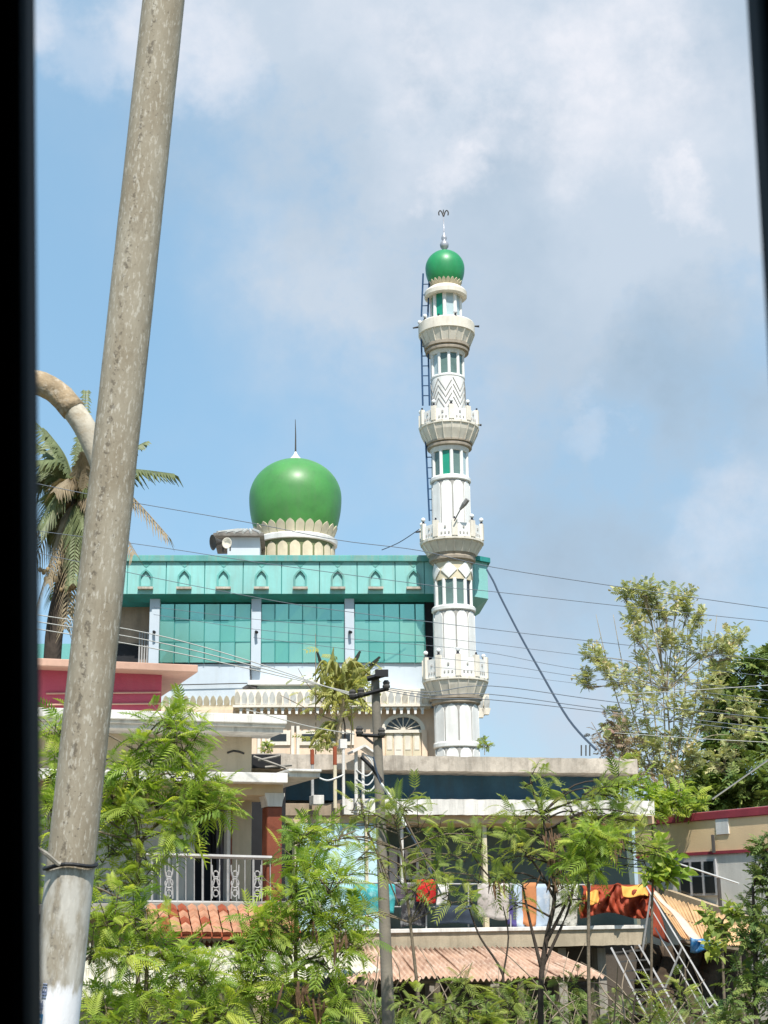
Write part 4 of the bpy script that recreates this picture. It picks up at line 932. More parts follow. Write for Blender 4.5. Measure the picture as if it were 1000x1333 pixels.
wire([(200, 790), (330, 806), (460, 818), (620, 836), (765, 854), (1030, 884)], 24.5, .006, 'fine overhead wire just below the third one')
wire([(200, 800), (330, 819), (460, 832), (620, 847), (765, 873), (1030, 903)], 24.5, .006, 'fine overhead wire crossing the minaret above its lowest balcony')
wire([(330, 830), (480, 848), (640, 864), (775, 884), (1030, 915)], 24.2, .006, 'fine overhead wire level with the lowest balcony parapet')
wire([(560, 868), (640, 876), (780, 893), (1030, 920)], 24.2, .0045, 'very fine overhead wire below the lowest balcony parapet')
for k, (a, c, r0) in enumerate((((40, 799), (504, 893), 0), ((40, 808), (504, 896), 9), ((40, 817.5), (504, 899), 17))):
    wire([a, (196, 825+k*9.2), (330, 862+k*5), (459+k*4, 906-k)], 21.87, .0115, ['uppermost', 'middle', 'lowest'][k]+' of three pale line wires running from behind the leaning pole to the crossarm', group='line wires left of the utility pole', name='line_wire', m=mat('pale_aluminium_wire', (.42, .41, .38), .5, .1, bump=0))
    wire([(502-k*3, 895+k*1.5), (560, 901+k*4), (640, 893+[0, 11, 18][k]), (800, 914+[0, 11, 15][k]), (1030, 938+[0, 13, 20][k])], 21.87, .0085, ['uppermost', 'middle', 'lowest'][k]+' of three line wires running right from the crossarm past the minaret base', group='line wires right of the utility pole', name='line_wire')
wire([(800, 904), (880, 900), (1030, 890)], 24, .009, 'pale wire rising to the right in front of the tall shrub', m=MATS['pale_aluminium_wire'])
wire([(800, 954), (900, 961), (1030, 968)], 24, .008, 'pale wire low in front of the tall shrub', m=MATS['pale_aluminium_wire'])
wire([(634, 742), (643, 758), (652, 778), (676, 825), (700, 868), (740, 936), (776, 976)], 45, .032, 'thick dark cable hanging from the teal corner down to the flat roof', m=cablem, group=None, name='thick_cable', cat='cable', Y1=37)
wire([(497, 716), (520, 706), (546, 689)], 57.8, .02, 'short dark cable from the third balcony of the minaret to the mosque roof', m=cablem, group=None, name='short_cable', cat='cable')
wire([(462, 956), (400, 945), (330, 926), (320, 925)], 22.2, .008, 'low pale wire from the second crossarm towards the white roof slab', m=MATS['pale_aluminium_wire'], group=None)
wire([(486, 985), (492, 1010), (497, 1022), (520, 1062), (548, 1110), (575, 1165)], 21.6, .014, 'dark service cable leaving the utility pole downward to the right', m=cablem, group=None, name='service_cable', cat='cable')
wire([(470, 985), (485, 1000), (497, 1018)], 21.7, .03, 'thick black cable bound to the utility pole', m=blackm, group=None, name='bound_cable', cat='cable')
wire([(496, 1020), (512, 1043), (528, 1075)], 21.5, .022, 'thick white cable leaving the utility pole downward', m=whitecable, group=None, name='white_cable', cat='cable')

# ------------------------------------------------------------------ foliage
def tmpl(pts_faces): v, f = pts_faces; return np.array(v, float), np.array(f, int)
def bipinnate(npair=9, droop=.45, pl=.36, w=.055, pd=.25):
    v = []; f = []
    def zc(t): return .25*t-droop*t*t
    def q(a, b, c, d):
        i = len(v); v.extend((a, b, c, d)); f.append((i, i+1, i+2, i+3))
    r = .008
    for k in range(4):
        t0, t1 = k/4, (k+1)/4; q((t0, -r, zc(t0)), (t1, -r*.6, zc(t1)), (t1, r*.6, zc(t1)), (t0, r, zc(t0)))
    for k in range(npair):
        t = .14+.84*k/(npair-1); l = pl*(.55+.9*math.sin(math.pi*(.12+.62*(1-t)+.1)))*.75
        for s in (-1, 1):
            ang = R(62-22*t); dx, dy = math.cos(ang), s*math.sin(ang); px_, py_ = -dy, dx
            def P(u, o): return (t+dx*l*u+px_*o, dy*l*u+py_*o, zc(t)-pd*l*u*u*1.3)
            q(P(.02, -w*.25), P(.45, -w*.62), P(.45, w*.62), P(.02, w*.25)); q(P(.45, -w*.62), P(1, -w*.10), P(1, w*.10), P(.45, w*.62))
    return tmpl((v, f))
def pinnate(npair=6, pl=.3, w=.11, droop=.4): return bipinnate(npair, droop, pl, w, .3)
def broad(droop=.35, w=.30):
    v = []; f = []
    ts = [0, .3, .65, 1]; ws = [.03, w, w*.8, .02]
    for t, ww in zip(ts, ws): v += [(t, -ww, -droop*t*t+.05), (t, 0, -droop*t*t), (t, ww, -droop*t*t+.05)]
    for i in range(3): f += [(i*3, i*3+3, i*3+4, i*3+1), (i*3+1, i*3+4, i*3+5, i*3+2)]
    return tmpl((v, f))
T_FEATHER = [bipinnate(11, .45, .34, .050), bipinnate(12, .75, .32, .046), bipinnate(10, 1.0, .36, .055), bipinnate(11, .2, .34, .048), bipinnate(7, .6, .40, .075), bipinnate(9, .9, .26, .05)]
T_PINN = [pinnate(), pinnate(5, .36, .13, .6), pinnate(7, .3, .1, .2)]
T_BROAD = [broad(.3), broad(.6, .26), broad(.05, .34)]
T_CLUMP = [pinnate(4, .5, .2, .4), pinnate(4, .6, .22, .7), pinnate(5, .5, .18, .2)]
def leaves_mesh(name, m, items, templates):
    # items: list of (pos, dir, size)
    V = []; FI = []; TI = []; off = 0
    n = len(items); pos = np.array([i[0] for i in items]); d = np.array([i[1] for i in items]); sz = np.array([i[2] for i in items])
    d /= np.linalg.norm(d, axis=1, keepdims=True)
    z = np.array([0, 0, 1.]); side = np.cross(np.broadcast_to(z, d.shape), d); ln = np.linalg.norm(side, axis=1, keepdims=True)
    side = np.where(ln < .1, np.array([1., 0, 0]), side/np.maximum(ln, 1e-6)); side /= np.linalg.norm(side, axis=1, keepdims=True)
    nor = np.cross(d, side); roll = rng.normal(0, .45, n)[:, None]
    s2 = side*np.cos(roll)+nor*np.sin(roll); n2 = np.cross(d, s2)
    which = rng.integers(0, len(templates), n); tint = np.clip(rng.normal(.5, .30, n), 0, 1)
    for k, (tv, tf) in enumerate(templates):
        ix = np.where(which == k)[0]
        if not len(ix): continue
        A = np.stack([d[ix], s2[ix], n2[ix]], 1)
        vv = np.einsum('vc,ncd->nvd', tv, A)*sz[ix][:, None, None]+pos[ix][:, None, :]
        # droop is along world -z too
        ff = tf[None]+(np.arange(len(ix))*len(tv))[:, None, None]+off
        V.append(vv.reshape(-1, 3)); FI.append(ff.reshape(-1, 4)); TI.append(np.repeat(tint[ix], len(tv))); off += len(ix)*len(tv)
    V = np.concatenate(V); FI = np.concatenate(FI); TI = np.concatenate(TI)
    me = bpy.data.meshes.new(name); me.vertices.add(len(V)); me.vertices.foreach_set('co', V.astype(np.float32).ravel())
    me.loops.add(FI.size); me.loops.foreach_set('vertex_index', FI.astype(np.int32).ravel())
    me.polygons.add(len(FI)); me.polygons.foreach_set('loop_start', (np.arange(len(FI))*4).astype(np.int32)); me.polygons.foreach_set('loop_total', np.full(len(FI), 4, np.int32))
    a = me.attributes.new('tint', 'FLOAT', 'POINT'); a.data.foreach_set('value', TI.astype(np.float32))
    me.update(calc_edges=True); me.materials.append(m); return me
GOLD = 2.39996
def shoot(stem, items, p0, d, length, nleaf, leaf, spread=(100, 42), rad=.008):
    d = Vector(d).normalized(); p0 = Vector(p0); bend = Vector((random.uniform(-.3, .3), random.uniform(-.3, .3), random.uniform(-.25, .1)))
    pts = [p0+d*(length*t)+bend*(length*t*t*.5) for t in (0, .35, .7, 1)]
    stem.tube(pts, rad, 3, rad*.4); ph = random.random()*6
    a = d.cross(Vector((.31, .95, .1))).normalized(); b = d.cross(a)
    for i in range(nleaf):
        t = .18+.82*(i+.5)/nleaf; x = t*3; k = min(2, int(x)); T3 = (0, .35, .7, 1); kk = 0 if t < .35 else (1 if t < .7 else 2)
        p = pts[kk].lerp(pts[kk+1], (t-T3[kk])/(T3[kk+1]-T3[kk])); az = ph+i*GOLD; al = R(spread[0]+(spread[1]-spread[0])*t+random.uniform(-10, 10))
        dr_ = d*math.cos(al)+(a*math.cos(az)+b*math.sin(az))*math.sin(al)
        items.append((tuple(p), tuple(dr_), leaf*random.uniform(.45, 1.35)*(1-.25*t)))
def tree(name, label, cat, base_px, Y, clumps, leafm, barkm, templates, leaf=.28, shoots=5, slen=.55, nleaf=11, trunk_r=.05, split=.45, up=.75, jitter=.9, group=None, extra=None, spread=(100, 42), base_z=0, trunk_pts=None, Ymul=1.0, flowers=0):
    bp = at(base_px[0], base_px[1], Y); bp.z = base_z
    t = thing(name, label, cat, bp, 0, group); stem = MB(); items = []; fl = []
    C = []
    for c in clumps:
        x, y, r = c[:3]; rm = px_m(r, Y); yy = Y+random.uniform(-1, 1)*rm*jitter; C.append((at(x, y, yy)-bp, rm))
    cen = sum((c for c, _ in C), Vector())/len(C); topz = max(c.z for c, _ in C); lowz = min(c.z for c, _ in C)
    if trunk_pts: tp = crom([at(x, y, Y)-bp for x, y in trunk_pts], 4)
    else:
        tp = crom([Vector((0, 0, 0)), Vector((cen.x*.35+random.uniform(-.05, .05), cen.y*.35, lowz*.6)), Vector((cen.x*.8, cen.y*.8, lowz+(topz-lowz)*split)), Vector((cen.x, cen.y, lowz+(topz-lowz)*(split+.35)))], 5)
    stem.tube(tp, trunk_r, 8, trunk_r*.35)
    for c, rm in C:
        cand = [p for p in tp if p.z < c.z-.1*rm] or [tp[0]]; q = min(cand, key=lambda p: (p-c).length+.0*abs(p.z))
        mid = q.lerp(c, .55)+Vector((random.uniform(-.1, .1), random.uniform(-.1, .1), .12))*(c-q).length
        stem.tube(crom([q, mid, c], 4), max(.008, trunk_r*.38), 5, .006)
        for k in range(shoots):
            v = Vector((random.gauss(0, 1), random.gauss(0, 1), random.gauss(0, .8))); v = v.normalized()*rm*random.random()**.5*.8; p = c+v
            d = v.normalized()*.75+Vector((0, 0, up))+Vector((random.uniform(-.35, .35), random.uniform(-.35, .35), 0))
            L_ = slen*random.uniform(.6, 1.15); p -= d.normalized()*L_*.45
            stem.tube([c.lerp(q, .25), c.lerp(p, .6)+Vector((0, 0, -.02)), p], .007, 3); shoot(stem, items, p, d, L_, nleaf, leaf, spread)
            if flowers and random.random() < flowers: fl.append(p+d.normalized()*L_)
    for pts, r0, r1 in (extra or []): stem.tube(crom([at(x, y, Y)-bp for x, y in pts], 4), r0, 6, r1)
    stem.build('trunk', barkm, t, smooth=True)
    me = leaves_mesh('crown', leafm, items, templates); o = bpy.data.objects.new('crown', me); COL.objects.link(o); o.parent = t
    if fl:
        it = [(tuple(p+Vector((random.gauss(0, .10), random.gauss(0, .10), random.gauss(0, .08)))), (random.gauss(0, 1), random.gauss(0, 1), random.gauss(.4, 1)), random.uniform(.07, .15)) for p in fl for _ in range(9)]
        me = leaves_mesh('blossom', flowerm, it, T_BROAD); o = bpy.data.objects.new('blossom', me); COL.objects.link(o); o.parent = t
    return t
GT = 'feathery young trees in front of the houses'
tree('feathery_tree', 'bright green feathery tree right behind the leaning pole, tallest at left', 'tree', (185, 1400), 15.5,
     [(215,935,24),(238,968,28),(200,978,30),(165,1000,28),(235,1010,34),(262,1040,26),(205,1040,40),(245,1055,30),(160,1050,38),(185,1095,38),(145,1100,34),(225,1085,26),(75,950,26),(70,1000,28),(72,1050,28),(140,1150,36),(180,1140,30),(75,1090,26),(150,1030,24),(280,1050,14)],
     leafB, bark, T_FEATHER, .25, 6, .42, 9, .035, group=GT)
tree('feathery_tree', 'lime green feathery tree in front of the terracotta awning', 'tree', (385, 1420), 13.5,
     [(400,1125,24),(430,1150,24),(378,1165,20),(410,1190,26),(350,1200,20),(320,1225,24),(440,1195,26),(370,1225,36),(420,1245,34),(320,1255,30),(455,1225,20),(380,1285,38),(300,1290,30),(440,1300,22),(340,1325,34),(400,1335,34),(395,1085,10)],
     leafB, bark, T_FEATHER, .225, 6, .36, 8, .03, group=GT)
tree('feathery_tree', 'low bushy feathery tree in the lower left beside the white painted pole base', 'tree', (200, 1450), 13.0,
     [(140,1195,28),(185,1205,28),(225,1235,26),(165,1245,30),(215,1275,34),(265,1265,22),(180,1300,30),(235,1315,34),(285,1320,28),(130,1310,26),(120,1235,18),(70,1150,18),(150,1335,30),(260,1345,30)],
     leafB, bark, T_FEATHER, .225, 6, .36, 8, .03, group=GT)
tree('feathery_tree', 'olive green feathery tree partly hiding the utility pole', 'tree', (560, 1430), 20.0,
     [(455,1055,22),(480,1075,24),(515,1060,24),(545,1075,26),(575,1085,26),(600,1115,28),(565,1120,28),(620,1140,24),(540,1110,22),(590,1160,28),(560,1160,20),(470,1110,20),(500,1130,16),(445,1080,16),(615,1175,20),(480,1190,16),(430,1095,16),(400,1105,14)]+[(random.uniform(415, 650), random.uniform(1045, 1205), random.uniform(7, 14)) for _ in range(8)],
     leafO, bark, T_FEATHER, .25, 2, .42, 7, .03, group=GT, extra=[([(470,1040),(478,1080),(500,1130),(520,1180)], .02, .01), ([(520,1050),(545,1100),(575,1150)], .015, .008)])
tree('feathery_tree', 'feathery tree with forked dark trunk in front of the washing', 'tree', (706, 1440), 20.5,
     [(690,1010,16),(700,1035,22),(680,1055,24),(715,1060,22),(665,1080,26),(745,1050,22),(775,1025,20),(800,1015,14),(815,1040,20),(830,1060,22),(765,1090,30),(775,1120,34),(745,1115,26),(690,1110,26),(655,1120,24),(645,1140,20),(730,1145,22),(800,1100,26),(825,1100,22),(838,1122,16),(680,1145,18),(855,1105,16),(790,1060,20)]+[(random.uniform(620, 850), random.uniform(1040, 1180), random.uniform(7, 12)) for _ in range(9)],
     leafO, barkd, T_FEATHER, .26, 2, .44, 8, .045, group=GT, trunk_pts=[(706, 1440), (704, 1290), (712, 1220), (722, 1170), (716, 1110), (705, 1060)],
     extra=[([(706,1265),(690,1200),(680,1150)], .03, .012), ([(712,1225),(735,1180),(760,1130)], .03, .012), ([(722,1170),(700,1130),(668,1090)], .025, .01), ([(705,1262),(738,1190),(748,1150)], .026, .012), ([(650,1330),(655,1270),(625,1220),(610,1180)], .025, .01), ([(655,1270),(662,1220),(655,1180)], .016, .008), ([(645,1150),(620,1120),(600,1075)], .014, .008)])
tree('feathery_sapling', 'vivid green feathery sapling in front of the red tarpaulin and speckled sheet', 'tree', (772, 1440), 19.0,
     [(760,1092,20),(782,1108,22),(768,1128,18),(748,1122,16),(790,1090,12)], leafB, bark, T_FEATHER, .24, 6, .34, 9, .03, group=GT)
def pods(tr, spots, Y):
    b = MB()
    for x, y, n in spots:
        for k in range(n):
            p = at(x+random.gauss(0, 7), y+random.gauss(0, 6), Y+random.gauss(0, .12))-tr.location; l = random.uniform(.10, .22); q = p+Vector((random.gauss(0, .03), random.gauss(0, .03), -l)); w = Vector((.012, .006, 0))
            b.add([p-w*.4, p+w*.4, p.lerp(q, .5)+w+Vector((0, -.01, 0)), q+w*.2, q-w*.2, p.lerp(q, .5)-w+Vector((0, -.01, 0))], [(0, 1, 2, 5), (5, 2, 3, 4)])
    b.build('seed_pods', mat('brown_seed_pod', (.13, .075, .04), .7, .4, 8, bump=0), tr, solid=.004, kind='stuff')
for tr in list(bpy.data.objects):
    if tr.get('label', '').startswith('lime green feathery'): pods(tr, [(398, 1282, 16), (412, 1300, 12), (405, 1200, 5), (445, 1215, 8)], 13.3)
    if tr.get('label', '').startswith('feathery tree with forked'): pods(tr, [(722, 1090, 22), (726, 1115, 22), (720, 1140, 12), (800, 1105, 14), (805, 1085, 10), (640, 1150, 6)], 20.2)
tree('dark_bush', 'dark leafy bush at the right edge beside the blue tarpaulin', 'bush', (985, 1420), 17.0,
     [(1000,1110,12),(990,1140,14),(1002,1160,20),(985,1195,20),(1004,1205,28),(972,1222,14),(992,1240,28),(972,1268,22),(1000,1280,34),(970,1305,28),(945,1325,20),(1000,1335,34)],
     leafD, barkd, T_PINN, .18, 6, .3, 9, .04)
tree('broadleaf_shrub', 'yellow green broad leaved shrub left of the three pane window', 'shrub', (845, 1420), 24.0,
     [(850,1110,14),(862,1125,12),(845,1140,16),(868,1140,8)], leafB, bark, T_BROAD, .22, 6, .45, 9, .03)
tree('pale_shrub', 'pale leafy shrub growing at the lower right beside the tan sheets', 'shrub', (945, 1400), 22.0,
     [(930,1200,16),(945,1215,18),(935,1235,14),(955,1190,14)], leafO, bark, T_BROAD, .17, 6, .35, 9, .03)
# tall airy tree behind the flat roof
def tall():
    cl = [(815,775,8),(838,768,10),(855,778,12),(882,778,12),(868,800,12),(828,805,10),(905,810,18),(830,830,14),(862,835,20),(775,855,14),(790,872,16),(805,885,12),(885,840,22),(910,850,22),(935,842,14),(960,832,8),(850,870,26),(880,880,28),(910,885,24),(940,870,18),(825,905,26),(860,915,28),(895,920,28),(930,905,18),(815,945,28),(850,955,28),(885,960,26),(915,945,20),(840,990,26),(870,1000,24),(765,890,7),(800,965,14),(905,985,16),(950,850,10),(845,795,8),(895,795,8)]+[(random.uniform(785, 970), random.uniform(870, 1030), random.uniform(14, 22)) for _ in range(13)]
    ex = [([(875+dx*.2,1062),(870+dx*.5,1000),(870+dx,930),(868+dx*1.3,860),(866+dx*1.5,800)], .034, .008) for dx in (-60, -45, -30, -18, -5, 8, 20, 33, 45)]
    tree('tall_airy_tree', 'tall airy many stemmed tree with cream blossom tufts behind the flat roof', 'tree', (878, 1060), 47.0, cl, leafP, barkp, T_CLUMP, .23, 9, .75, 7, .05, up=.9, trunk_pts=[(878, 1180), (877, 1060), (872, 960), (868, 900)], extra=ex, flowers=.22, spread=(80, 25))
tall()
tree('dark_evergreen', 'dense dark evergreen tree at the right edge above the crimson eave', 'tree', (985, 1150), 53.0,
     [(985,875,26),(950,890,18),(1000,905,34),(965,920,26),(945,945,22),(985,950,34),(1010,980,40),(960,980,30),(935,985,18),(985,1015,36),(950,1025,30),(925,1015,16),(1015,860,26),(1000,1040,36),(905,1030,14),(960,1045,24),(930,1045,18),(900,1050,16),(1000,1030,30)],
     leafD, barkd, T_CLUMP, .5, 13, 1.0, 10, .14, jitter=1.0)
tree('dry_bush', 'dry pinkish twiggy bush at the right end of the flat roof', 'bush', (800, 1060), 44.0,
     [(785,965,16),(800,950,14),(815,970,16),(795,985,14),(835,1005,16),(850,1025,16)], mat('dry_leaf', (.26, .19, .13), .8, .3, 2, bump=0, trans=.2, tint=True), twigm, T_CLUMP, .22, 7, .7, 5, .04, extra=[([(800,1010),(790,975),(770,940)], .02, .008), ([(805,1010),(812,960),(800,930)], .02, .008)])
tree('green_bush', 'green leafy bush behind the right end of the canopy', 'bush', (860, 1120), 41.0,
     [(790,1025,16),(815,1020,16),(840,1035,18),(865,1045,16),(885,1045,14),(905,1050,12),(800,1045,14),(850,1060,14)], leafB, bark, T_PINN, .4, 7, .7, 9, .05)
for (x, y, Y, lb) in ((631, 965, 40, 'small seedling on the roof right of the minaret'), (348, 972, 38, 'small dry plant on the roof edge'), (318, 905, 60, 'small green weed in the mosque parapet')):
    tree('roof_weed', lb, 'weed', (x, y+18), Y, [(x, y, 4), (x-4, y+6, 3), (x+4, y+5, 3)], leafO, twigm, T_CLUMP, .13, 3, .22, 5, .010, base_z=at(x, y+18, Y).z)
# shaded undergrowth below the lean-to
def under():
    stem = MB(); items = []
    for k in range(110):
        x = random.uniform(430, 800); y = random.uniform(1318, 1360); Y = random.uniform(24, 29); p = at(x, y, Y)
        shoot(stem, items, p, (random.gauss(0, .5), random.gauss(0, .5), .8), random.uniform(.25, .55), 6, .24)
    for k in range(40):
        x = random.uniform(780, 960); y = random.uniform(1310, 1360); Y = random.uniform(26, 32); p = at(x, y, Y)
        shoot(stem, items, p, (random.gauss(0, .5), random.gauss(0, .5), .8), random.uniform(.25, .55), 6, .24)
    for k in range(40):
        x = random.uniform(440, 960); p = at(x, random.uniform(1310, 1350), random.uniform(22, 30)); q = p+Vector((random.gauss(0, .5), random.gauss(0, .4), random.uniform(.4, 1.2)))
        stem.tube(crom([p, p.lerp(q, .5)+Vector((random.gauss(0, .1), 0, .05)), q], 3), .014, 4, .005)
    for k in range(70):
        x = random.uniform(-3, 6); Y = random.uniform(17, 26); p = Vector((x, Y, random.uniform(.0, .7)))
        shoot(stem, items, p, (random.gauss(0, .6), random.gauss(0, .6), .7), random.uniform(.4, .8), 7, .32)
    t = stem.build('undergrowth_twigs', twigm, kind='stuff'); t['label'] = 'tangle of dry twigs below the rusty lean-to'; t['category'] = 'undergrowth'
    me = leaves_mesh('undergrowth', leafD, items, T_FEATHER); o = bpy.data.objects.new('undergrowth', me); COL.objects.link(o); tag(o, 'shaded green undergrowth below the rusty lean-to', 'undergrowth', None, 'stuff')
under()
tree('feathery_sapling', 'olive feathery sapling spreading below the rusty lean-to between the pole and the forked tree', 'tree', (590, 1440), 19.0,
     [(random.uniform(520, 690), random.uniform(1282, 1335), random.uniform(8, 16)) for _ in range(10)], leafO, barkd, T_FEATHER, .24, 3, .42, 6, .025, group=GT)
tree('feathery_sapling', 'thin feathery sapling in front of the stair foot', 'tree', (800, 1450), 20.0,
     [(random.uniform(735, 900), random.uniform(1275, 1335), random.uniform(7, 11)) for _ in range(4)], leafO, barkd, T_FEATHER, .22, 3, .4, 6, .02, group=GT)
# seed pods / dry clusters hanging in the lime tree
# ------------------------------------------------------------------ coconut palm
def palm():
    Y = 43.0; c = at(102, 650, Y); b_ = at(60, 880, Y); b_.z = 0
    t = thing('coconut_palm', 'coconut palm with green and dry brown fronds behind the leaning pole', 'palm tree', b_)
    C = c-b_
    MB().tube(crom([Vector((0, 0, 0)), Vector((.2, 0, C.z*.5)), at(70, 830, Y)-b_, at(88, 740, Y)-b_, C], 5), [.26]*16+[.2]*5, 10).build('trunk', barkd, t, smooth=True)
    def frond(tip, arch, wid, m, n=46, y_off=0):
        e = at(tip[0], tip[1], Y+y_off)-b_; mid = C.lerp(e, .5)+Vector((0, 0, arch)); P = crom([C, C.lerp(mid, .55)+Vector((0, 0, arch*.25)), mid, e], 8)
        mb = MB(); mb.tube(P, .045, 4, .01); tot = len(P)-1
        for i in range(n):
            f_ = .12+.88*i/n; k = f_*tot; j = min(int(k), tot-1); p = P[j].lerp(P[j+1], k-j); d = (P[j+1]-P[j]).normalized()
            sd = d.cross(Vector((0, 0, 1))); sd = sd.normalized() if sd.length > .05 else Vector((1, 0, 0))
            for s in (-1, 1):
                l = wid*(1.1-abs(f_-.45)*1.1)*random.uniform(.8, 1.1); dn = random.uniform(.55, 1.0)
                q1 = p+(sd*s*.55+d*.45)*l*.5+Vector((0, 0, -.08*l)); q2 = p+(sd*s*.7+d*.75+Vector((0, 0, -dn)))*l*.85; w_ = d*.05
                mb.add([p-w_*.6, p+w_*.6, q1+w_, q1-w_], [(0, 1, 2, 3)]); mb.add([q1-w_, q1+w_, q2+w_*.15, q2-w_*.15], [(0, 1, 2, 3)])
        mb.build('frond', m, t)
    for tip, arch, wid, m, yo in (((227,617),.55,.75,palmg,-1),((219,698),.9,.8,palmb,-1),((176,722),.5,.8,palmb,-2),((190,575),.35,.6,palmg,1),((112,508),.2,.55,palmg,1),((60,560),.4,.8,palmg,0),((40,600),.6,.85,palmg,-1),
            ((25,530),.5,.8,palmg,2),((50,690),.7,.8,palmg,-1.5),((62,760),.5,.75,palmb,-1),((120,740),.4,.7,palmg,-2),((150,690),.4,.7,palmb,-2),((95,760),.3,.7,palmg,-2),((10,660),.9,.85,palmg,1),((130,560),.3,.6,palmg,2),((45,800),.6,.8,palmb,-.5),((150,770),.4,.7,palmg,1),((30,720),.8,.8,palmg,1.5),((125,800),.3,.7,palmg,1),((70,640),.5,.8,palmb,-1.5),((85,820),.3,.8,palmb,-1),((60,700),.5,.8,palmg,.5),((135,650),.3,.7,palmg,-1),((20,790),.8,.9,palmb,1),((110,590),.25,.6,palmb,-.5),((75,800),.2,.7,palmg,2),((35,570),.4,.7,palmg,1),((55,650),.4,.9,palmg,2),((120,690),.2,.8,palmg,2),((90,800),.1,.8,palmb,1),((48,620),.5,.9,palmg,.5),((105,700),.1,.8,palmg,1.5),((70,780),.3,.9,palmg,2)):
        frond(tip, arch, wid, m, y_off=yo)
    for (x, y) in ((66, 745), (92, 764)):
        b = MB()
        for k in range(13): 
            p = at(x, y, Y-.8)-b_+Vector((random.gauss(0, .17), random.gauss(0, .12), random.gauss(0, .15))); b.ball(p, random.uniform(.055, .09), 7, 5, 1.3)
        b.build('coconut_cluster', palmy, t, smooth=True, kind='stuff')
palm()
# ------------------------------------------------------------------ banana plant on the roof
def banana():
    Y = 36.8; b0 = at(443, 982, Y); t = thing('rooftop_plant', 'yellow green drooping plant with black leaf tips rising above the flat roof', 'plant', b0)
    rel = lambda x, y, dy=0: at(x, y, Y+dy)-b0
    MB().tube(crom([rel(443, 985), rel(441, 950), rel(446, 915), rel(444, 890)], 5), .10, 8, .05).build('stem', barkp, t, smooth=True)
    MB().tube(crom([rel(446, 990), rel(449, 945), rel(437, 905)], 5), .03, 6, .015).build('stem', barkd, t)
    lv = [((440,905),(424,880),(413,848),7,.2),((442,900),(432,870),(434,842),8,-.3),((446,900),(452,878),(468,850),8,.2),((448,905),(468,880),(493,857),8,-.2),((446,912),(470,890),(482,872),8,.5),((440,908),(422,895),(418,875),8,-.5),((445,915),(430,905),(405,900),6,.2),((447,915),(465,905),(478,915),7,.3),((441,918),(428,912),(420,930),7,-.2),((446,900),(446,875),(450,858),7,.6),((440,950),(420,945),(402,972),9,-.2),((441,945),(430,950),(425,975),9,.2),((444,930),(455,930),(460,950),7,.1)]
    for k in range(30):
        ex_, ey_ = random.uniform(408, 486), random.uniform(850, 935); ey_ = max(ey_, 878); sy_ = random.uniform(885, 915); lv.append(((444+random.uniform(-4, 4), sy_), ((444+ex_)/2+random.uniform(-4, 4), min(sy_, ey_)-random.uniform(8, 22)), (ex_, ey_), random.uniform(5, 9), random.uniform(-.6, .6)))
    for k in range(9):
        ex_ = random.uniform(398, 438); lv.append(((441, 940), (428+random.uniform(-8, 8), 942), (ex_, random.uniform(958, 976)), random.uniform(2.5, 5), random.uniform(-.5, .5)))
    for a, m_, e, w, dy in lv:
        P = crom([rel(*a), rel(*m_, dy), rel(*e, dy*1.5)], 6); b = MB(); n = len(P); wm = px_m(w*.42, Y); vs = []; fs = []
        d = (P[-1]-P[0]).normalized(); sd = d.cross(Vector((.25, 1, .2))).normalized()
        for i, p in enumerate(P):
            f_ = i/(n-1); ww = wm*math.sin(math.pi*min(1, .12+.85*f_))**.7*(1+random.uniform(-.35, .3)); vs += [p-sd*ww+Vector((0, .05, -.04)), p, p+sd*ww+Vector((0, .05, -.04))]
        for i in range(n-1): fs += [(i*3, i*3+3, i*3+4, i*3+1), (i*3+1, i*3+4, i*3+5, i*3+2)]
        lf = b.add(vs, fs).build('leaf', leafY, t, smooth=True, solid=.006)
        if e in ((413,848), (468,850), (493,857)):
            p = P[-1]; q = P[-4]; sdv = sd*wm*.75; MB().add([q-sdv+Vector((0,-.03,0)), q+sdv+Vector((0,-.03,0)), p+sdv*.6+d*.05, p-sdv*.6+d*.05], [(0, 1, 2, 3)]).build('scorched_tip', leafK, lf, solid=.02)
    items = []
    for k in range(230):
        c_ = rel(random.gauss(447, 17), random.gauss(897, 16), random.uniform(-.5, .5)); dd = Vector((c_.x, c_.y, .3)).normalized()
        items.append((tuple(c_), (dd.x+random.gauss(0, .4), dd.y+random.gauss(0, .4), random.gauss(-.1, .5)), random.uniform(.18, .38)))
    for k in range(70):
        c_ = rel(random.gauss(422, 10), random.gauss(962, 6), random.uniform(-.4, .4)); items.append((tuple(c_), (random.gauss(0, 1), random.gauss(0, 1), random.gauss(.1, .5)), random.uniform(.15, .3)))
    me = leaves_mesh('small_leaves', mat('yellow_green_small_leaf', (.42, .43, .15), .6, .25, 3, bump=0, trans=.45, tint=True), items, T_PINN); o = bpy.data.objects.new('small_leaves', me); COL.objects.link(o); o.parent = t
    tw = MB()
    for pts in ([(441,940),(415,930),(385,915),(365,905)], [(444,935),(470,920),(460,885)], [(443,925),(420,915),(400,890),(388,870)], [(447,930),(456,900),(450,860)], [(457,975),(458,930),(455,900)], [(411,1000),(411,900),(411,825)]):
        tw.tube(crom([rel(*q) for q in pts], 5), .018, 4, .007)
    tw.build('bare_twig', twigm, t)
banana()
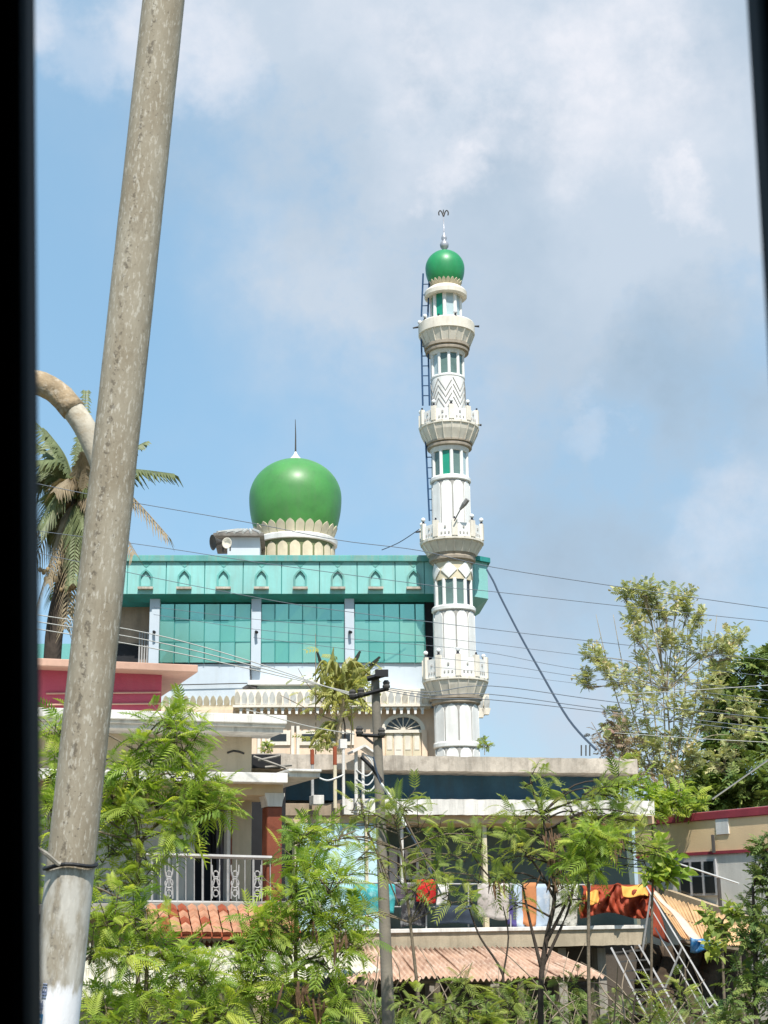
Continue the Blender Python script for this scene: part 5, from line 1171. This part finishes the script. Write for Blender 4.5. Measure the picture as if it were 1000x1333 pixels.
# ------------------------------------------------------------------ leaning pole (close), strut and tie
YB, YT = 6.0, 5.72
pb_ = at(70, 1333, YB); pt_ = at(213, 0, YT); ax = (pt_-pb_).normalized(); foot = pb_-ax*((pb_.z-.9)/ax.z); tip = pt_+ax*1.2
def mat_pole():
    M = bpy.data.materials.new('weathered_painted_pole'); M.use_nodes = True; n = M.node_tree.nodes; l = M.node_tree.links; b = n['Principled BSDF']; b.inputs['Roughness'].default_value = .8; b.inputs['Specular IOR Level'].default_value = .25
    tcn = n.new('ShaderNodeTexCoord'); mp = n.new('ShaderNodeMapping'); mp.inputs['Scale'].default_value = (1, 1, .32); l.new(tcn.outputs['Object'], mp.inputs[0])
    def ns(sc, det, v, rg=.65):
        x = n.new('ShaderNodeTexNoise'); x.inputs['Scale'].default_value = sc; x.inputs['Detail'].default_value = det; x.inputs['Roughness'].default_value = rg; l.new(v, x.inputs['Vector']); return x.outputs['Fac']
    def mr(v, a, bb, c, d):
        x = n.new('ShaderNodeMapRange'); x.clamp = True; l.new(v, x.inputs[0])
        for i, k in enumerate((a, bb, c, d)): x.inputs[i+1].default_value = k
        return x.outputs[0]
    def mix(f, A, B):
        x = n.new('ShaderNodeMix'); x.data_type = 'RGBA'
        for i, k in ((0, f), (6, A), (7, B)):
            if isinstance(k, tuple): x.inputs[i].default_value = (*k, 1)
            else: l.new(k, x.inputs[i])
        return x.outputs[2]
    v = mp.outputs[0]; o3 = tcn.outputs['Object']
    c = mix(mr(ns(9, 5, v), .35, .65, 0, 1), (.27, .225, .16), (.37, .325, .25))
    c = mix(mr(ns(75, 5, v), .54, .62, 0, .6), c, (.58, .54, .46))                # peeling pale flakes
    c = mix(mr(ns(15, 6, v, .7), .58, .72, 0, .40), c, (.14, .11, .075))             # dark stains
    c = mix(mr(ns(60, 4, o3), .62, .70, 0, .7), c, (.07, .055, .04))
    sp_ = n.new('ShaderNodeSeparateXYZ'); l.new(o3, sp_.inputs[0]); at2 = n.new('ShaderNodeMath'); at2.operation = 'ARCTAN2'; l.new(sp_.outputs['Y'], at2.inputs[0]); l.new(sp_.outputs['X'], at2.inputs[1])
    band = n.new('ShaderNodeMath'); band.operation = 'ADD'; band.inputs[1].default_value = R(112); l.new(at2.outputs[0], band.inputs[0])
    ab = n.new('ShaderNodeMath'); ab.operation = 'ABSOLUTE'; l.new(band.outputs[0], ab.inputs[0])
    mu = n.new('ShaderNodeMath'); mu.operation = 'MULTIPLY'; l.new(mr(ab.outputs[0], .10, .22, 1, 0), mu.inputs[0]); l.new(mr(ns(40, 3, o3), .52, .60, 0, .6), mu.inputs[1])
    c = mix(mu.outputs[0], c, (.07, .055, .04))                                    # column of worn dark marks down the pole
    # pale wash below the tie, white paint at the foot, ragged edges
    hz = n.new('ShaderNodeMath'); hz.operation = 'MULTIPLY_ADD'; l.new(ns(30, 3, v), hz.inputs[0]); hz.inputs[1].default_value = .22; l.new(sp_.outputs['Z'], hz.inputs[2])
    ztie = (at(92, 1128, 5.95)-foot).dot(ax); zw = (at(75, 1280, 5.98)-foot).dot(ax)
    w1 = n.new('ShaderNodeMath'); w1.operation = 'MULTIPLY'; l.new(mr(sp_.outputs['Z'], ztie-.01, ztie, 1, 0), w1.inputs[0]); l.new(mr(ns(14, 5, v), .38, .58, .1, .75), w1.inputs[1])
    c = mix(w1.outputs[0], c, (.60, .58, .53))
    c = mix(mr(hz.outputs[0], zw+.07, zw+.12, 1, 0), c, (.80, .80, .82))
    l.new(c, b.inputs['Base Color']); bp = n.new('ShaderNodeBump'); bp.inputs['Strength'].default_value = .5; bp.inputs['Distance'].default_value = .008; l.new(ns(26, 5, v), bp.inputs['Height']); l.new(bp.outputs[0], b.inputs['Normal'])
    return M
lp = thing('leaning_pole', 'close mottled grey brown pole leaning to the right, its foot painted white', 'pole', foot); lp.rotation_euler = ax.to_track_quat('Z', 'Y').to_euler()
# make the pole's local -Y face the camera
qz = ax.to_track_quat('Z', 'Y'); loc_cam = qz.inverted() @ (Vector((0, 0, EYE))-(foot+ax*2.5)); spin = math.atan2(loc_cam.x, -loc_cam.y)
from mathutils import Quaternion
lp.rotation_mode = 'QUATERNION'; lp.rotation_quaternion = qz @ Quaternion((0, 0, 1), spin)
H_ = (tip-foot).length; PR = .0945
b = MB(); vs = [(PR*(1.03-.05*i/60), H_*i/60) for i in range(61)]
b.lathe(vs, 40); b.v = [(x*(1+random.gauss(0, .004)), y*(1+random.gauss(0, .004)), z) for x, y, z in b.v]
b.build('shaft', mat_pole(), lp, smooth=True, auto=60)
bluep = mat('blue_print_paint', (.03, .20, .42), .7, .3, 8, bump=0); greyp = mat('grey_blue_print_paint', (.20, .24, .36), .7, .3, 8, bump=0)
def mark(ang, zc_, w, h, m, name):
    b = MB()
    def fn(u, v): a = R(-90+ang)+(u-.5)*w/PR; return ((PR*1.031+.0012)*math.cos(a), (PR*1.031+.0012)*math.sin(a), zc_+(v-.5)*h)
    b.grid(fn, 4, 2); return b.build(name, m, lp)
def zof(y): return (at(75, y, 5.98)-foot).dot(ax)
k_ = 5.9/F
mark(-38, zof(1326), .040, .046, bluep, 'painted_emblem'); 
for dx, dy, s_ in ((-3, -4, .008), (5, -2, .007), (1, 3, .010), (-4, 6, .006), (6, 7, .007)): 
    e = mark(-38+dx*1.2, zof(1326)-dy*.0022, s_, s_*.9, white, 'emblem_spot'); e.location = (0, -.0008, 0)
def glyph(strokes, ang, y, sz, m):                   # letters turned a quarter, reading up the pole
    b = MB()
    for (x0, y0, x1, y1) in strokes:
        def P(x, yy): a = R(-90+ang)+(-(yy-.5)*sz)/PR; return Vector(((PR*1.031+.0015)*math.cos(a), (PR*1.031+.0015)*math.sin(a), zof(y)+(x-.5)*sz))
        b.bar(P(x0, y0), P(x1, y1), sz*.16)
    b.build('letter', m, lp)
GL = {'C': [(.9,.1,.1,.1),(.1,.1,.1,.9),(.1,.9,.9,.9)], 'W': [(0,.9,.25,.1),(.25,.1,.5,.6),(.5,.6,.75,.1),(.75,.1,1,.9)], 'I': [(.5,0,.5,1)], 'E': [(.1,0,.1,1),(.1,0,.9,0),(.1,.5,.8,.5),(.1,1,.9,1)]}
for y, g, s_ in ((1314, 'C', .016), (1308, 'W', .022), (1302, 'C', .014)): glyph(GL[g], -34, y, s_, greyp)
for y in (1296, 1292.5, 1289, 1285.5, 1282, 1278.5): glyph(GL['E' if int(y) % 2 else 'I'], -29, y, .017, greyp)
# tie wire round the pole
tw = thing('tie_rope', 'dark rope tied round the leaning pole above its pale foot', 'rope', at(92, 1128, 5.95))
o_ = at(92, 1128, 5.95); ex = CR; pts = []
for k in range(25):
    a = 2*math.pi*k/24; rr_ = PR*1.07; xx = Vector((1, 0, 0)); yy_ = Vector((0, 1, 0)); pts.append(xx*(rr_*math.cos(a))+yy_*(rr_*math.sin(a))+Vector((0, 0, .006*math.sin(3*a)+.02*(-math.cos(a))*-0.2)))
MB().tube(pts, .0085, 6).build('loop', blackm, tw)
MB().tube(crom([Vector((-PR*.2, -PR*1.08, .005)), at(72, 1122, 5.84)-o_, at(55, 1108, 5.8)-o_, at(30, 1096, 5.8)-o_, at(-60, 1060, 5.8)-o_], 5), .009, 6).build('tail', mat('frayed_pale_rope', (.34, .31, .26), .9), tw)
# bent pipe behind
bp_ = thing('bent_pipe', 'thick bent pipe with flaking brown sheath meeting the leaning pole from the left', 'pipe', at(-60, 500, 6.5))
o_ = at(-60, 500, 6.5); P = crom([at(-60, 500, 6.5)-o_, at(15, 494, 6.5)-o_, at(62, 503, 6.5)-o_, at(96, 535, 6.5)-o_, at(122, 580, 6.5)-o_, at(140, 640, 6.5)-o_, at(140, 760, 6.45)-o_], 6)
k0 = 21
MB().tube(P, .053, 20).build('pipe', mat('pale_pipe_paint', (.50, .45, .36), .8, .25, 8, blot=.6, blotcol=(.33, .25, .16), bscale=14), bp_, smooth=True)
b = MB(); b.tube(P[9:19], .058, 24); b.v = [(x+random.gauss(0, .0012), y, z+random.gauss(0, .0012)) for x, y, z in b.v]
b.build('sheath', mat('flaking_brown_sheath', (.40, .30, .19), .95, .35, 14, blot=.6, blotcol=(.58, .52, .43), bscale=22, bump=.6), bp_, smooth=True)

# ------------------------------------------------------------------ the vehicle the view is taken from
bus = thing('bus', 'dark window posts of the bus that the street is seen from', 'bus', (0, 0, 1.5))
z0b = 1.5
def post(p_top, p_bot, out_):
    a, c = at(*p_top, .62), at(*p_bot, .62); d = a-c; a = a+d*.35; c = c-d*.35
    a.z -= z0b; c.z -= z0b; w_ = Vector((out_*.11, 0, 0)); dp = Vector((0, -.03, 0))
    MB().add([a, a+w_, a+w_+dp, a+dp, c, c+w_, c+w_+dp, c+dp], [(0,1,2,3),(7,6,5,4),(0,4,5,1),(1,5,6,2),(2,6,7,3),(3,7,4,0)]).build('window_post', vehicle, bus, bevel=.006)
post((49, 0), (60, 1333), -1); post((968, 0), (1048, 1333), 1)
e = EYE-z0b
def bpart(name, *a): MB().box(*a).build(name, vehicle, bus)
bpart('side_panel', -3, 3, .58, .68, -.4, e-.33); bpart('header_panel', -3, 3, .58, .68, e+.62, e+.80); bpart('roof', -3, 3, -2.2, .68, e+.801, e+.86)
bpart('floor', -3, 3, -2.2, .58, -.4, -.34); bpart('far_panel', -3, 3, -2.26, -2.2, -.4, e+.86); bpart('end_panel', -3.06, -3, -2.2, .68, -.4, e+.86); bpart('end_panel', 3, 3.06, -2.2, .68, -.4, e+.86)
for x in (-1.5, 1.45): bpart('window_post', x-.05, x+.05, .58, .68, e-.33, e+.62)
print('tris', sum(len(o.data.loop_triangles) or sum(len(p.vertices)-2 for p in o.data.polygons) for o in bpy.data.objects if o.type == 'MESH'), 'objs', len(bpy.data.objects))
